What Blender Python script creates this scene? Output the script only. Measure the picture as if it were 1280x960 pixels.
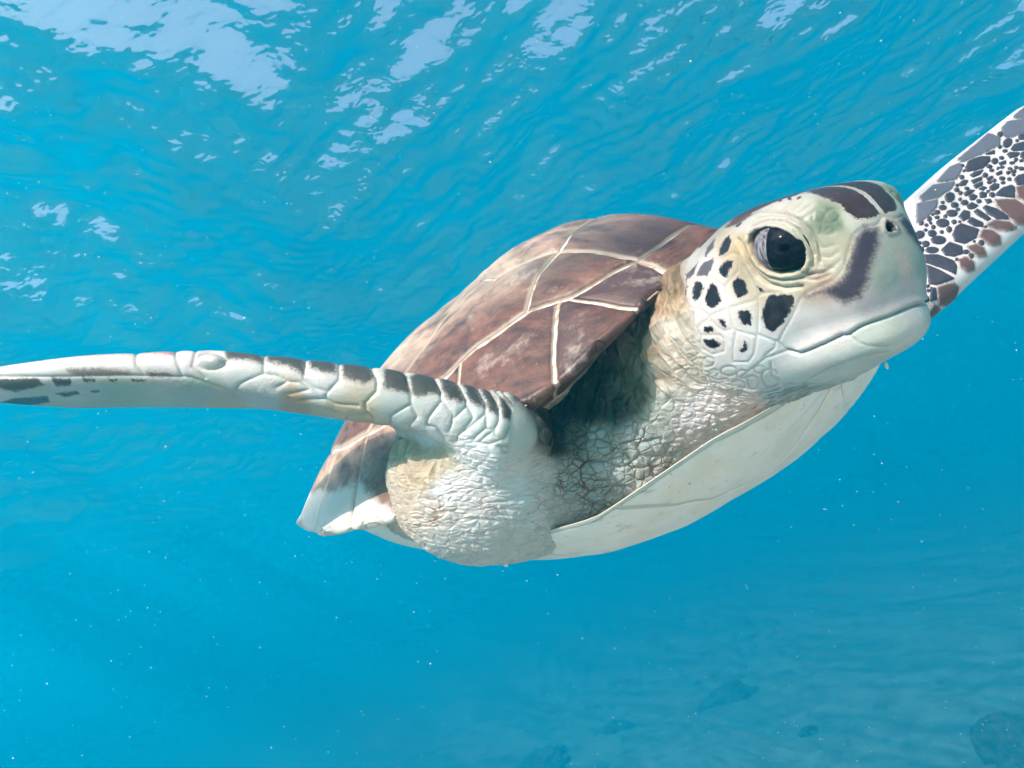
import bpy, bmesh, math, random
import numpy as np
from mathutils import Matrix, Vector
for _o in list(bpy.data.objects): bpy.data.objects.remove(_o)
sc = bpy.context.scene
col = sc.collection
rng = np.random.default_rng(7)
# ------------------------------------------------------------------ camera, world, sun, exposure
CAMZ = 5.0                                  # metres above the sea bed
SURF = CAMZ+2.1                            # water surface height
cam_d = bpy.data.cameras.new('camera'); cam = bpy.data.objects.new('camera', cam_d); col.objects.link(cam)
cam_d.lens, cam_d.sensor_width, cam_d.clip_start, cam_d.clip_end = 24, 36, .01, 500
CT, ST = 0.9475, 0.3197                     # the camera is rolled by 18.65 degrees
TILT = Matrix.Translation((0, 0, CAMZ)) @ Matrix.Rotation(math.radians(11), 4, 'X')      # the camera looks slightly up; the turtle is modelled in this tilted frame
cam.matrix_world = TILT @ Matrix(((CT, ST, 0, 0), (0, 0, -1, 0), (-ST, CT, 0, 0), (0, 0, 0, 1)))
sc.camera = cam
TO_SUN = Vector((-.50, -.56, .66)).normalized()
sun_el = math.asin(TO_SUN.z); sun_az = math.atan2(TO_SUN.x, TO_SUN.y)
world = bpy.data.worlds.new('World'); sc.world = world; world.use_nodes = True
wn = world.node_tree.nodes; wl = world.node_tree.links
sky = wn.new('ShaderNodeTexSky'); sky.sky_type = 'NISHITA'; sky.sun_disc = False; sky.dust_density = 10; sky.air_density = .7; sky.ozone_density = 0
sky.sun_elevation = sun_el; sky.sun_rotation = sun_az
wl.new(sky.outputs[0], wn['Background'].inputs[0]); wn['Background'].inputs[1].default_value = .15
sun_d = bpy.data.lights.new('sun', 'SUN'); sun_d.energy = 2.7; sun_d.angle = math.radians(.5); sun_d.color = (1, .88, .81)
sun = bpy.data.objects.new('sun', sun_d); col.objects.link(sun); sun.location = (-5, -4, 12)
sun.rotation_euler = TO_SUN.to_track_quat('Z', 'Y').to_euler()
vs = sc.view_settings; vs.view_transform = 'Standard'; vs.look = 'None'; vs.exposure = 1.56; vs.gamma = 1; vs.use_curve_mapping = False
cy = sc.cycles; cy.max_bounces = 6; cy.diffuse_bounces = 2; cy.glossy_bounces = 3; cy.transmission_bounces = 4
cy.use_light_tree = False; cy.adaptive_threshold = .03; cy.volume_bounces = 2; cy.transparent_max_bounces = 8; cy.use_denoising = True; cy.caustics_reflective = False; cy.caustics_refractive = False
# ------------------------------------------------------------------ helpers
def put(o, parent=None):
    col.objects.link(o); o.parent = parent; return o
def mesh_obj(name, V, F, mat, parent=None, smooth_=True, attrs=None, link=True):
    me = bpy.data.meshes.new(name); V = np.asarray(V, np.float32)
    F = np.asarray(F)
    me.vertices.add(len(V)); me.vertices.foreach_set('co', V.ravel())
    k = F.shape[1]; me.loops.add(F.size); me.loops.foreach_set('vertex_index', F.ravel().astype(np.int32))
    me.polygons.add(len(F)); me.polygons.foreach_set('loop_start', np.arange(0, F.size, k, dtype=np.int32))
    me.polygons.foreach_set('loop_total', np.full(len(F), k, np.int32))
    me.polygons.foreach_set('use_smooth', np.full(len(F), smooth_, bool))
    me.update(calc_edges=True); me.validate()
    for n, a in (attrs or {}).items():
        a = np.asarray(a, np.float32)
        if a.ndim == 1: me.attributes.new(n, 'FLOAT', 'POINT').data.foreach_set('value', a)
        else:
            if a.shape[1] == 3: a = np.concatenate([a, np.ones((len(a), 1), np.float32)], 1)
            me.attributes.new(n, 'FLOAT_COLOR', 'POINT').data.foreach_set('color', a.ravel())
    if mat: me.materials.append(mat)
    o = bpy.data.objects.new(name, me)
    return put(o, parent) if link else o
def tag(o, label=None, cat=None, group=None, kind=None):
    for k, v in (('label', label), ('category', cat), ('group', group), ('kind', kind)):
        if v: o[k] = v
    return o
def lin(r, g, b):
    f = lambda c: (c/255/12.92 if c/255 <= .04045 else ((c/255+.055)/1.055)**2.4)
    return (f(r), f(g), f(b))
class N:                                     # small node-tree builder
    def __init__(s, name):
        s.m = bpy.data.materials.new(name); s.m.use_nodes = True; s.t = s.m.node_tree; s.t.nodes.clear()
        s.out = s.t.nodes.new('ShaderNodeOutputMaterial')
    def node(s, typ, ins=None, **kw):
        n = s.t.nodes.new(typ)
        for k, v in kw.items(): setattr(n, k, v)
        for k, v in (ins or {}).items():
            i = n.inputs[k]
            if hasattr(v, 'is_output') or isinstance(v, bpy.types.NodeSocket): s.t.links.new(v, i)
            else: i.default_value = v
        return n
    def math(s, op, a, b=None, c=None, clamp=False):
        n = s.t.nodes.new('ShaderNodeMath'); n.operation = op; n.use_clamp = clamp
        for i, v in enumerate((a, b, c)):
            if v is None: continue
            if isinstance(v, (int, float)): n.inputs[i].default_value = v
            else: s.t.links.new(v, n.inputs[i])
        return n.outputs[0]
    def mix(s, fac, a, b, blend='MIX'):
        n = s.t.nodes.new('ShaderNodeMix'); n.data_type = 'RGBA'; n.blend_type = blend; n.clamp_factor = True
        for i, v in ((0, fac), (6, a), (7, b)):
            if isinstance(v, (int, float)): n.inputs[i].default_value = v
            elif isinstance(v, tuple): n.inputs[i].default_value = (*v[:3], 1)
            else: s.t.links.new(v, n.inputs[i])
        return n.outputs[2]
    def ramp(s, v, lo, hi, a=0., b=1.):      # smoothstep map range
        n = s.t.nodes.new('ShaderNodeMapRange'); n.interpolation_type = 'SMOOTHSTEP'
        s.t.links.new(v, n.inputs[0])
        for i, x in ((1, lo), (2, hi), (3, a), (4, b)): n.inputs[i].default_value = x
        return n.outputs[0]
    def attr(s, name, o='Fac'): return s.node('ShaderNodeAttribute', attribute_name=name).outputs[o]
    def coord(s, o='Object'): return s.node('ShaderNodeTexCoord').outputs[o]
    def noise(s, vec, scale, detail=3, rough=.5, o='Fac', dist=0):
        return s.node('ShaderNodeTexNoise', {'Vector': vec, 'Scale': scale, 'Detail': detail, 'Roughness': rough, 'Distortion': dist}).outputs[o]
    def voro(s, vec, scale, feature='DISTANCE_TO_EDGE', o='Distance', rnd=1.0):
        return s.node('ShaderNodeTexVoronoi', {'Vector': vec, 'Scale': scale, 'Randomness': rnd}, feature=feature).outputs[o]
    def frame(s, vec, ax, sc3):              # coordinates along three axes, each scaled
        n = s.t.nodes.new('ShaderNodeCombineXYZ')
        for i in range(3):
            d = s.t.nodes.new('ShaderNodeVectorMath'); d.operation = 'DOT_PRODUCT'
            s.t.links.new(vec, d.inputs[0]); d.inputs[1].default_value = tuple(float(x)*sc3[i] for x in ax[i])
            s.t.links.new(d.outputs['Value'], n.inputs[i])
        return n.outputs[0]
    def link(s, a, b): s.t.links.new(a, b)
    def surf(s, **ins):
        p = s.node('ShaderNodeBsdfPrincipled', ins); s.link(p.outputs[0], s.out.inputs[0]); return p
def waves(x, y, comps):
    z = np.zeros_like(x)
    for kx, ky, ph, a in comps: z += a*np.sin(kx*x+ky*y+ph)
    return z
def grid(xs, ys):
    X, Y = np.meshgrid(xs, ys, indexing='ij'); nx, ny = len(xs), len(ys)
    i = np.arange(nx-1)[:, None]; j = np.arange(ny-1)[None]
    return X.ravel(), Y.ravel(), np.stack([i*ny+j, (i+1)*ny+j, (i+1)*ny+j+1, i*ny+j+1], -1).reshape(-1, 4)
def spread(lo, hi, fine_lo, fine_hi, step, grow=1.12):
    c = list(np.arange(fine_lo, fine_hi+step, step)); d = step
    while c[-1] < hi: d *= grow; c.append(c[-1]+d)
    d = step; a = []
    x = c[0]
    while x > lo: d *= grow; x -= d; a.append(x)
    v = np.array(a[::-1]+c); v[0], v[-1] = lo, hi; return v
# ------------------------------------------------------------------ sea bed
def fbm2(x, y, seed, oct_=5, base=1., gain=.5):
    r = np.random.default_rng(seed); z = np.zeros_like(x); a = 1.; f = base
    for _ in range(oct_):
        for _k in range(5):
            th = r.uniform(0, 2*np.pi); z += a/5*np.sin(f*(np.cos(th)*x+np.sin(th)*y)*r.uniform(.7, 1.4)+r.uniform(0, 6.28)+1.3*np.sin(f*.7*(np.sin(th)*x-np.cos(th)*y)))
        a *= gain; f *= 2.03
    return z
def bed_z(x, y):
    z = .10*fbm2(x, y, 3, 3, .5)+.03*fbm2(x, y, 5, 4, 3.1, .6)
    rub = np.clip(fbm2(x, y, 9, 2, 1.1)+.15, 0, 1)
    z = z+rub*.035*np.abs(fbm2(x, y, 11, 4, 8., .65))
    t = np.clip((5.3-(y-.12*x+.25*np.sin(.7*x+1)))/4.6, 0, 1)          # added sand bank under the camera, out of view, bounces light onto the turtle
    return z*(1-.6*t)+(CAMZ-.70)*t*t*(3-2*t)
xs = spread(-48, 48, -1, 11, .075); ys = spread(-38, 55, 6, 21, .075)
X, Y, F = grid(xs, ys)
Zb = bed_z(X, Y)
m = N('sand_and_rubble'); co = m.coord()
n1 = m.noise(co, 2.2, 6, .62); n2 = m.noise(co, 22, 5, .65); n3 = m.noise(co, 7, 4, .6)
c = m.mix(m.ramp(n1, .38, .62), (.68, .62, .53), (.52, .47, .39))
c = m.mix(m.ramp(n3, .56, .70), c, (.12, .13, .09))
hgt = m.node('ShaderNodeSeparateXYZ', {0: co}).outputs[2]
c = m.mix(m.ramp(hgt, 1.2, 3.2, .85, 0), c, m.mix(m.ramp(n1, .4, .62), (.15, .31, .24), (.07, .15, .12)))  # deep floor greened to stand in for red light the water absorbs
c = m.mix(m.ramp(n2, .55, .75, 0, .6), c, (.62, .62, .54))
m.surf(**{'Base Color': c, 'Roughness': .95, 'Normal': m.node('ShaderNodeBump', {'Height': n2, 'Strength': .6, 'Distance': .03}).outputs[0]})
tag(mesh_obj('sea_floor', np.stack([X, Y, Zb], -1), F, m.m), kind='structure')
# ------------------------------------------------------------------ water surface seen from below
xs = spread(-48, 48, -7.5, 5, .036, 1.09); ys = spread(-38, 55, 1, 11, .036, 1.09)
X, Y, F = grid(xs, ys)
r_ = np.random.default_rng(21); comps = []
for k in range(60):
    lam = 3.4*(.91**k)+.09; th = r_.normal(math.radians(200), .75)
    comps.append((2*np.pi/lam*np.cos(th), 2*np.pi/lam*np.sin(th), r_.uniform(0, 6.28), lam*.0085))
Zs = SURF+waves(X, Y, comps)
m = N('water_surface')
bump = m.node('ShaderNodeBump', {'Height': m.noise(m.coord(), 10, 2, .6), 'Strength': 1., 'Distance': .011})
fr = m.node('ShaderNodeFresnel', {'IOR': 1.333, 'Normal': bump.outputs[0]})
tr = m.node('ShaderNodeBsdfTransparent', {'Color': (1, 1, 1, 1)})
gl = m.node('ShaderNodeBsdfGlossy', {'Color': (.97, .98, 1, 1), 'Roughness': .03})
mx = m.node('ShaderNodeMixShader', {0: fr.outputs[0], 1: tr.outputs[0], 2: gl.outputs[0]})
m.link(mx.outputs[0], m.out.inputs[0])
tag(mesh_obj('water_surface', np.stack([X, Y, Zs], -1), F, m.m), kind='structure')
# ------------------------------------------------------------------ the body of sea water as one even volume
m = N('sea_water')
pv = m.node('ShaderNodeVolumePrincipled', {'Color': (.0, .62, .89, 1), 'Density': .115, 'Anisotropy': .45, 'Absorption Color': (0, 0, 0, 1)})
m.link(pv.outputs[0], m.out.inputs['Volume'])
bm = bmesh.new(); bmesh.ops.create_cube(bm, size=1)
me = bpy.data.meshes.new('haze'); bm.to_mesh(me); bm.free(); me.materials.append(m.m)
hz = put(bpy.data.objects.new('haze', me)); hz.scale = (104, 104, SURF+.6+1.2); hz.location = (0, 8, (SURF+.6-1.2)/2)
tag(hz, 'clear turquoise sea water filling the scene', 'water', kind='stuff')
# ------------------------------------------------------------------ turtle: shape as implicit surfaces, camera at the origin
FPX = 853.33
def proj(p):
    p = np.asarray(p, float); a = FPX*p[..., 0]/p[..., 1]; b = FPX*p[..., 2]/p[..., 1]
    return np.stack([640 + CT*a - ST*b, 480 - (ST*a + CT*b)], -1)
def unproj(px, py, Y):
    dx, dy = px-640, 480-py
    a, b = CT*dx+ST*dy, -ST*dx+CT*dy
    return np.array([a/FPX*Y, Y, b/FPX*Y])
def nrm(v): v = np.asarray(v, float); return v/np.linalg.norm(v)
def smin(a, b, k):
    h = np.clip(.5+.5*(b-a)/k, 0, 1); return b*(1-h)+a*h-k*h*(1-h)
def smax(a, b, k): return -smin(-a, -b, k)
def ell(q, c, r, n=2.0):           # (super)ellipsoid in local coordinates
    q = (q-np.asarray(c))/np.asarray(r); r = np.asarray(r)
    if n == 2.0:
        k0 = np.sqrt((q*q).sum(-1))+1e-9; k1 = np.sqrt(((q/r)**2).sum(-1))+1e-9
        return k0*(k0-1)/k1
    aq = np.abs(q)+1e-6
    k0 = (aq**n).sum(-1)**(1/n)
    g = np.sqrt((((aq**(n-1))*(k0[..., None]**(1-n))/r)**2).sum(-1))
    return (k0-1)/g
def cone(p, a, b, ra, rb):
    a = np.asarray(a, float); ba = np.asarray(b, float)-a; pa = p-a
    h = np.clip((pa@ba)/(ba@ba), 0, 1)
    return np.linalg.norm(pa-h[..., None]*ba, axis=-1)-(ra+(rb-ra)*h)
# ---- head frame
P0 = np.array([.186, .31, 0.]); HF = nrm([.35, -.937, .03]); HR = nrm(np.cross(HF, [0, 0, 1.])); HU = np.cross(HR, HF)
def to_head(p): d = p-P0; return np.stack([-(d@HF), d@HR, d@HU], -1)
def from_head(q): q = np.asarray(q, float); return P0-q[..., :1]*HF+q[..., 1:2]*HR+q[..., 2:3]*HU
def head_f(p):
    q = to_head(p); q = q.copy(); q[..., 1] = np.abs(q[..., 1])
    d = ell(q, (.078, 0, .006), (.060, .045, .046))                       # cranium
    d = smin(d, ell(q, (.034, 0, .002), (.034, .0305, .0355), 2.6), .016)  # snout
    d = smin(d, ell(q, (.0485, 0, -.030), (.044, .029, .0175), 2.4), .006)  # lower jaw
    d = smin(d, ell(q, (.039, .0235, .0275), (.027, .0145, .0140)), .014)
    d = smin(d, ell(q, (.042, 0, .026), (.030, .020, .0145)), .016)         # forehead  # brow
    d = smin(d, ell(q, (.086, .024, -.010), (.034, .0205, .031)), .012)    # cheek
    return d
# ---- shell frame
yaw, pitch, bank = math.radians(33), math.radians(6), math.radians(0)
SF = np.array([math.sin(yaw)*math.cos(pitch), -math.cos(yaw)*math.cos(pitch), math.sin(pitch)])
SR = nrm(np.cross(SF, [0, 0, 1.])); SU = np.cross(SR, SF)
SR, SU = SR*math.cos(bank)-SU*math.sin(bank), SU*math.cos(bank)+SR*math.sin(bank)
NUCHAL = np.array([.165, .455, .045]); HL = .29
SC = NUCHAL-HL*SF
def to_shell(p): d = p-SC; return np.stack([d@SF, d@SR, d@SU], -1)
def from_shell(q): q = np.asarray(q, float); return SC+q[..., :1]*SF+q[..., 1:2]*SR+q[..., 2:3]*SU
# outline half width along f
_of = np.array([-.29, -.285, -.27, -.24, -.20, -.15, -.10, -.05, 0, .05, .10, .15, .19, .22, .245, .265, .28, .288, .29])
_ow = np.array([0, .022, .052, .094, .135, .175, .203,     .232, .248, .254, .248, .226, .200, .176, .150, .119, .078, .035, 0])
def halfw(f): return np.interp(f, _of, _ow)
_th = np.arctan2(_ow, _of+0.0); _rr = np.hypot(_of, _ow)
_o = np.argsort(_th)
def rad(theta): return np.interp(np.abs(theta), _th[_o], _rr[_o])
def margin_u(theta):
    th = np.abs(theta)
    return np.interp(th, [0, .27, .5, .75, 1.0, 1.3, 1.5, 2.2, 2.8, 3.1416], [.002, -.02, -.046, -.064, -.086, -.078, -.066, -.055, -.042, -.035])
def dome(f, r):
    th = np.arctan2(r, f); R = rad(th); rho = np.clip(np.hypot(f, r)/R, 0, 1)
    m = margin_u(th)
    H = .088
    n = np.interp(np.abs(th), [0, .25, .6, 1.0, 3.2], [3.2, 2.7, 1.65, 1.28, 1.45])
    s = np.clip(1-rho**n, 0, 1)*(1+.05*np.exp(-((f-.12)/.09)**2-(r/.10)**2))
    return m*rho**2.6+H*s
# ---- plastron bowl (rho, theta)
def plas_out(theta):
    th = np.abs(theta)
    return np.interp(th, [0, .25, .5, .8, 1.2, 1.6, 2.1, 2.6, 3.1416], [.328, .322, .288, .23, .212, .222, .215, .23, .25])
def plas_rim_u(theta):
    th = np.abs(theta)
    return np.interp(th, [0, .3, .55, .8, 1.05, 1.35, 1.8, 2.2, 3.1416], [-.103, -.112, -.132, -.132, -.105, -.07, -.058, -.06, -.05])
def PBf(f): return np.interp(f, [-.25, -.05, .08, .2, .3], [-.12, -.138, -.165, -.182, -.178])
def bowl(rho, th):
    ru = plas_rim_u(th); PB = PBf(plas_out(th)*rho*np.cos(th))
    g = np.clip(rho, 0, 1)
    return PB+(ru-PB)*(g**4.2)
# ---- flippers
class Flip:
    def __init__(s, O, d, c, pts, rl, ch, rt, cap):
        s.O = np.array(O); s.d = nrm(d); s.c = nrm(np.array(c)-np.dot(c, s.d)*s.d); s.n = np.cross(s.d, s.c)
        P = np.array(pts)-s.O
        s.t = P@s.d; s.oc = P@s.c; s.on = P@s.n; s.rl = np.array(rl); s.ch = np.array(ch); s.rt = rt; s.cap = cap
        s.tf = np.linspace(s.t[0], s.t[-1], 60)
        ker = np.hanning(9); ker /= ker.sum()
        sm = lambda y: np.convolve(np.pad(np.interp(s.tf, s.t, y), 4, mode='reflect', reflect_type='odd'), ker, 'valid')
        s.foc, s.fon, s.frl, s.fch = sm(s.oc), sm(s.on), sm(s.rl), sm(s.ch)
    def local(s, p):
        P = p-s.O; t = P@s.d; tc = np.clip(t, s.tf[0], s.tf[-1])
        xi = P@s.c-np.interp(tc, s.tf, s.foc); eta = P@s.n-np.interp(tc, s.tf, s.fon)
        return t, xi, eta
    def f(s, p):
        t, xi, eta = s.local(p); tc = np.clip(t, s.tf[0], s.tf[-1])
        r0 = np.interp(tc, s.tf, s.frl); h = np.maximum(np.interp(tc, s.tf, s.fch), 1e-3); r1 = np.minimum(s.rt, r0*.8)
        px, py = np.abs(eta), xi
        b = np.clip((r0-r1)/h, -.95, .95); a = np.sqrt(1-b*b)
        k = -px*b+py*a
        d = np.where(k < 0, np.hypot(px, py)-r0, np.where(k > a*h, np.hypot(px, py-h)-r1, px*a+py*b-r0))
        dt = np.maximum(s.tf[0]-t, t-s.tf[-1])
        return np.where(dt > 0, np.hypot(np.maximum(d, 0), dt)+np.minimum(d, 0), d)*.92
def up3(px, py, Y, dz=0): v = unproj(px, py, Y); v[2] += dz; return v
RY = [.408, .404, .402, .402, .404, .408, .412, .418, .425]
Rtop = [(625, 500), (590, 485), (500, 466), (440, 459), (380, 452), (260, 439.5), (100, 447), (0, 460), (-70, 475)]
Rr = [.020, .0185, .0155, .014, .0125, .0105, .0078, .0068, .004]
Rpts = [up3(x, y, Y)+np.array([-.3*r, 0, -.93*r]) for (x, y), Y, r in zip(Rtop, RY, Rr)]
FR = Flip(Rpts[0], Rpts[-1]-Rpts[0], (0.03, .98, -.30), Rpts, Rr, [.05, .065, .075, .08, .085, .088, .08, .062, .02], .0028, 0)
Lbot = [(1075, 440), (1110, 430), (1165, 397), (1220, 345), (1280, 290), (1380, 205), (1500, 140)]
Ltop = [(1080, 300), (1110, 275), (1150, 243), (1205, 190), (1280, 128), (1400, 60), (1510, 120)]
LY = [.575, .58, .585, .59, .595, .61, .64]
Lr = [.020, .018, .016, .014, .012, .010, .006]
Lpts = [up3(x, y, Y)+np.array([-.35*r, 0, .93*r]) for (x, y), Y, r in zip(Lbot, LY, Lr)]
_Lt = [unproj(x, y, Y+.03) for (x, y), Y in zip(Ltop, LY)]
FL = Flip(Lpts[0], Lpts[-2]-Lpts[0], (-.36, .35, .88), Lpts, Lr, [.052, .061, .069, .072, .074, .074, .02], .0035, 0)
def body_f(p):
    d = head_f(p)
    nk = cone(p, (.137, .415, -.004), (.095, .51, -.018), .038, .056)
    nk = smin(nk, cone(p, (.095, .51, -.018), (.03, .65, -.02), .056, .08), .02)
    d = smin(d, nk, .016)
    d = smin(d, cone(p, (.168, .358, -.033), (.115, .48, -.050), .015, .036), .018)      # throat
    d = smin(d, ell(p, (.075, .515, -.050), (.09, .085, .056)), .03)                   # chest
    q = to_shell(p)
    d = smin(d, ell(q, (-.01, 0, -.05), (.235, .185, .085)), .02)                       # trunk
    # right shoulder and arm
    sh = ell(p, (-.035, .472, -.058), (.056, .062, .056))
    sh = smin(sh, cone(p, (-.025, .455, -.05), (-.019, .428, -.032), .042, .026), .02)
    sh = smin(sh, cone(p, (-.019, .428, -.032), Rpts[0], .026, .0205), .015)
    sh = smin(sh, FR.f(p), .012)
    sh = smin(sh, cone(p, (-.01, .475, -.08), (.06, .475, -.085), .035, .036), .02)
    sh = smin(sh, ell(p, (-.075, .525, -.058), (.05, .06, .04)), .02)
    sh = smin(sh, ell(p, (-.060, .452, -.050), (.038, .038, .044)), .020)
    d = smin(d, sh, .016)
    # left shoulder and arm
    sl = cone(p, (.17, .62, -.02), (.25, .60, -.03), .05, .035)
    sl = smin(sl, FL.f(p), .02)
    pm_ = p-2*((p-SC)@SR)[..., None]*SR                                  # the left shoulder mirrors the right one
    sl = smin(sl, ell(pm_, (-.035, .472, -.058), (.056, .062, .056)), .02)
    sl = smin(sl, cone(pm_, (-.01, .475, -.08), (.06, .475, -.085), .035, .036), .02)
    d = smin(d, sl, .025)
    # hind flippers and tail
    for sgn in (1, -1):
        a, b, c = from_shell(np.array([[-.18, .08*sgn, -.05], [-.25, .12*sgn, -.06], [-.35, .13*sgn, -.065]]))
        h = smin(cone(p, a, b, .03, .02), cone(p, b, c, .02, .008), .02)
        d = smin(d, h, .02)
    a, b = from_shell(np.array([[-.18, 0, -.05], [-.30, 0, -.05]]))
    d = smin(d, cone(p, a, b, .03, .006), .02)
    return d
# ---- mesher
def surface_nets(F, lo, hi, vox):
    n = np.ceil((np.array(hi)-lo)/vox).astype(int)//4*4+4
    st = 4
    cn = n//st+1
    ax = [lo[i]+np.arange(cn[i])*vox*st for i in range(3)]
    G = np.stack(np.meshgrid(*ax, indexing='ij'), -1)
    cd = F(G.reshape(-1, 3)).reshape(cn)
    near = np.abs(cd) < vox*st*1.9
    for i in range(3):                      # dilate
        m = near.copy()
        a = [slice(None)]*3; b = [slice(None)]*3
        a[i], b[i] = slice(1, None), slice(None, -1); m[tuple(a)] |= near[tuple(b)]; m[tuple(b)] |= near[tuple(a)]; near = m
    N = (cn-1)*st+1
    ii = [np.minimum(np.round(np.arange(N[i])/st).astype(int), cn[i]-1) for i in range(3)]
    D = np.where(cd[np.ix_(*ii)] > 0, 1., -1.).astype(np.float32)
    M = near[np.ix_(*ii)]
    idx = np.argwhere(M)
    D[M] = F(lo+idx*vox)
    I = D < 0
    # active cells
    c8 = [I[i:N[0]-1+i, j:N[1]-1+j, k:N[2]-1+k] for i in (0, 1) for j in (0, 1) for k in (0, 1)]
    s = sum(x.astype(np.int8) for x in c8)
    act = (s > 0) & (s < 8)
    cells = np.argwhere(act)
    vid = -np.ones(act.shape, np.int32); vid[act] = np.arange(len(cells))
    corners = np.array([(i, j, k) for i in (0, 1) for j in (0, 1) for k in (0, 1)])
    cv = np.stack([D[tuple((cells+c).T)] for c in corners], -1)
    acc = np.zeros((len(cells), 3)); cnt = np.zeros(len(cells))
    for a in range(8):
        for b in range(a+1, 8):
            if np.abs(corners[a]-corners[b]).sum() != 1: continue
            va, vb = cv[:, a], cv[:, b]; cr = (va < 0) != (vb < 0)
            t = np.where(cr, va/np.where(cr, va-vb, 1), 0)
            acc += np.where(cr[:, None], corners[a]+t[:, None]*(corners[b]-corners[a]), 0); cnt += cr
    V = lo+(cells+acc/cnt[:, None])*vox
    Q = []
    for ax_ in range(3):
        o = [x for x in range(3) if x != ax_]
        sl0 = [slice(1, -1)]*3; sl1 = [slice(1, -1)]*3
        sl0[ax_] = slice(0, -1); sl1[ax_] = slice(1, None)
        A, B = I[tuple(sl0)], I[tuple(sl1)]
        e = np.argwhere(A != B)
        flip = A[tuple(e.T)]
        base = e.copy(); base[:, o[0]] += 1; base[:, o[1]] += 1
        def cell(d0, d1):
            c = base.copy(); c[:, o[0]] += d0; c[:, o[1]] += d1; return vid[tuple(c.T)]
        q = np.stack([cell(-1, -1), cell(0, -1), cell(0, 0), cell(-1, 0)], -1)
        if ax_ == 1: flip = ~flip
        q[~flip] = q[~flip][:, ::-1]
        Q.append(q)
    return V, np.concatenate(Q)
def grad(F, P, e=4e-4):
    k = np.array([[1, -1, -1], [-1, -1, 1], [-1, 1, -1], [1, 1, 1]])
    g = 0
    for kk in k: g = g+kk*F(P+e*kk)[:, None]
    return g/(4*e)
def project(F, V, it=2):
    for _ in range(it):
        g = grad(F, V); d = F(V)
        V = V-np.clip(d/np.maximum((g*g).sum(-1), .2), -.004, .004)[:, None]*g
    return V
def subdiv(V, Q):
    E = np.concatenate([Q[:, [0, 1]], Q[:, [1, 2]], Q[:, [2, 3]], Q[:, [3, 0]]])
    key = np.minimum(E[:, 0], E[:, 1]).astype(np.int64)*len(V)+np.maximum(E[:, 0], E[:, 1])
    u, inv = np.unique(key, return_inverse=True)
    em = (V[u//len(V)]+V[u % len(V)])/2
    fc = V[Q].mean(1); nv, nq = len(V), len(Q)
    e = inv.reshape(4, nq)+nv; f = np.arange(nq)+nv+len(u)
    V2 = np.concatenate([V, em, fc])
    Q2 = np.concatenate([np.stack([Q[:, i], e[i], f, e[i-1]], -1) for i in range(4)])
    return V2, Q2
def smooth(V, Q, it=1, lam=.5):
    E = np.concatenate([Q[:, [0, 1]], Q[:, [1, 2]], Q[:, [2, 3]], Q[:, [3, 0]]])
    cnt = np.bincount(E.ravel(), minlength=len(V))[:, None]
    for _ in range(it):
        S = np.stack([np.bincount(E[:, 0], V[E[:, 1], i], len(V))+np.bincount(E[:, 1], V[E[:, 0], i], len(V)) for i in range(3)], -1)
        V = V+lam*(S/cnt-V)
    return V
VOX = .0033
# ------------------------------------------------------------------ turtle: skin mesh
LO, HI = np.array([-.40, .26, -.2]), np.array([.72, 1.08, .27])
V, Q = surface_nets(body_f, LO, HI, VOX)
V = smooth(V, Q, 2); V = project(body_f, V, 2)
# skin hidden inside the shell is left out
def hidden(p):
    q = to_shell(p); th = np.arctan2(q[:, 1], q[:, 0]); h = np.hypot(q[:, 0], q[:, 1])
    return (h < .80*rad(th)) & (h < .80*plas_out(th)) & (q[:, 2] < dome(q[:, 0], q[:, 1])-.014) & (q[:, 2] > bowl(h/plas_out(th), th)+.014) & (p[:, 1] > .55)
hv = hidden(V); keep = ~hv[Q].all(1); Q = Q[keep]
used = np.unique(Q); remap = -np.ones(len(V), np.int64); remap[used] = np.arange(len(used)); V = V[used]; Q = remap[Q]
V, Q = subdiv(V, Q); V = smooth(V, Q, 1); V = project(body_f, V, 1)
V, Q = subdiv(V, Q); V = smooth(V, Q, 2, .5)
def normals(V, Q):
    n = np.cross(V[Q[:, 2]]-V[Q[:, 0]], V[Q[:, 3]]-V[Q[:, 1]]); A = np.zeros_like(V)
    for k in range(4):
        for i in range(3): A[:, i] += np.bincount(Q[:, k], n[:, i], len(V))
    return A/(np.linalg.norm(A, axis=1, keepdims=True)+1e-20)
NV = normals(V, Q)
if ((NV*grad(body_f, V[::997], 4e-4)[0]).sum() if False else (NV[::997]*grad(body_f, V[::997])).sum()) < 0: Q = Q[:, ::-1].copy(); NV = -NV
nv = len(V)
# ---- coordinates on the skin
qh = to_head(V); dh = head_f(V)
sst = lambda x, a, b: (lambda t: t*t*(3-2*t))(np.clip((x-a)/(b-a), 0, 1))
qm = qh.copy(); qm[:, 1] = np.abs(qm[:, 1]); Vm = from_head(qm)
NH = np.stack([-(NV@HF), NV@HR*np.sign(qh[:, 1]+1e-9), NV@HU], -1); NM = -NH[:, :1]*HF+NH[:, 1:2]*HR+NH[:, 2:3]*HU
PXh = proj(Vm); PX = proj(V); SCh = Vm[:, 1]/FPX; SCb = V[:, 1]/FPX
faceh = -(NM*Vm).sum(1)/np.linalg.norm(Vm, axis=1); faceb = -(NV*V).sum(1)/np.linalg.norm(V, axis=1)
edge = np.interp(PXh[:, 1], [280, 330, 380, 420, 445, 480, 520], [905, 868, 845, 842, 855, 905, 1100])   # cheek border
Whead = (1-sst(dh, .001, .004))*(1-sst(qh[:, 0], .105, .115))
tR, xiR, etR = FR.local(V); tL, xiL, etL = FL.local(V)
Wl = sst(PX[:, 0], 1085, 1105)*sst(V[:, 1], .45, .47)
isR = (FR.f(V) < .006) & (V[:, 1] < .55)
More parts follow.
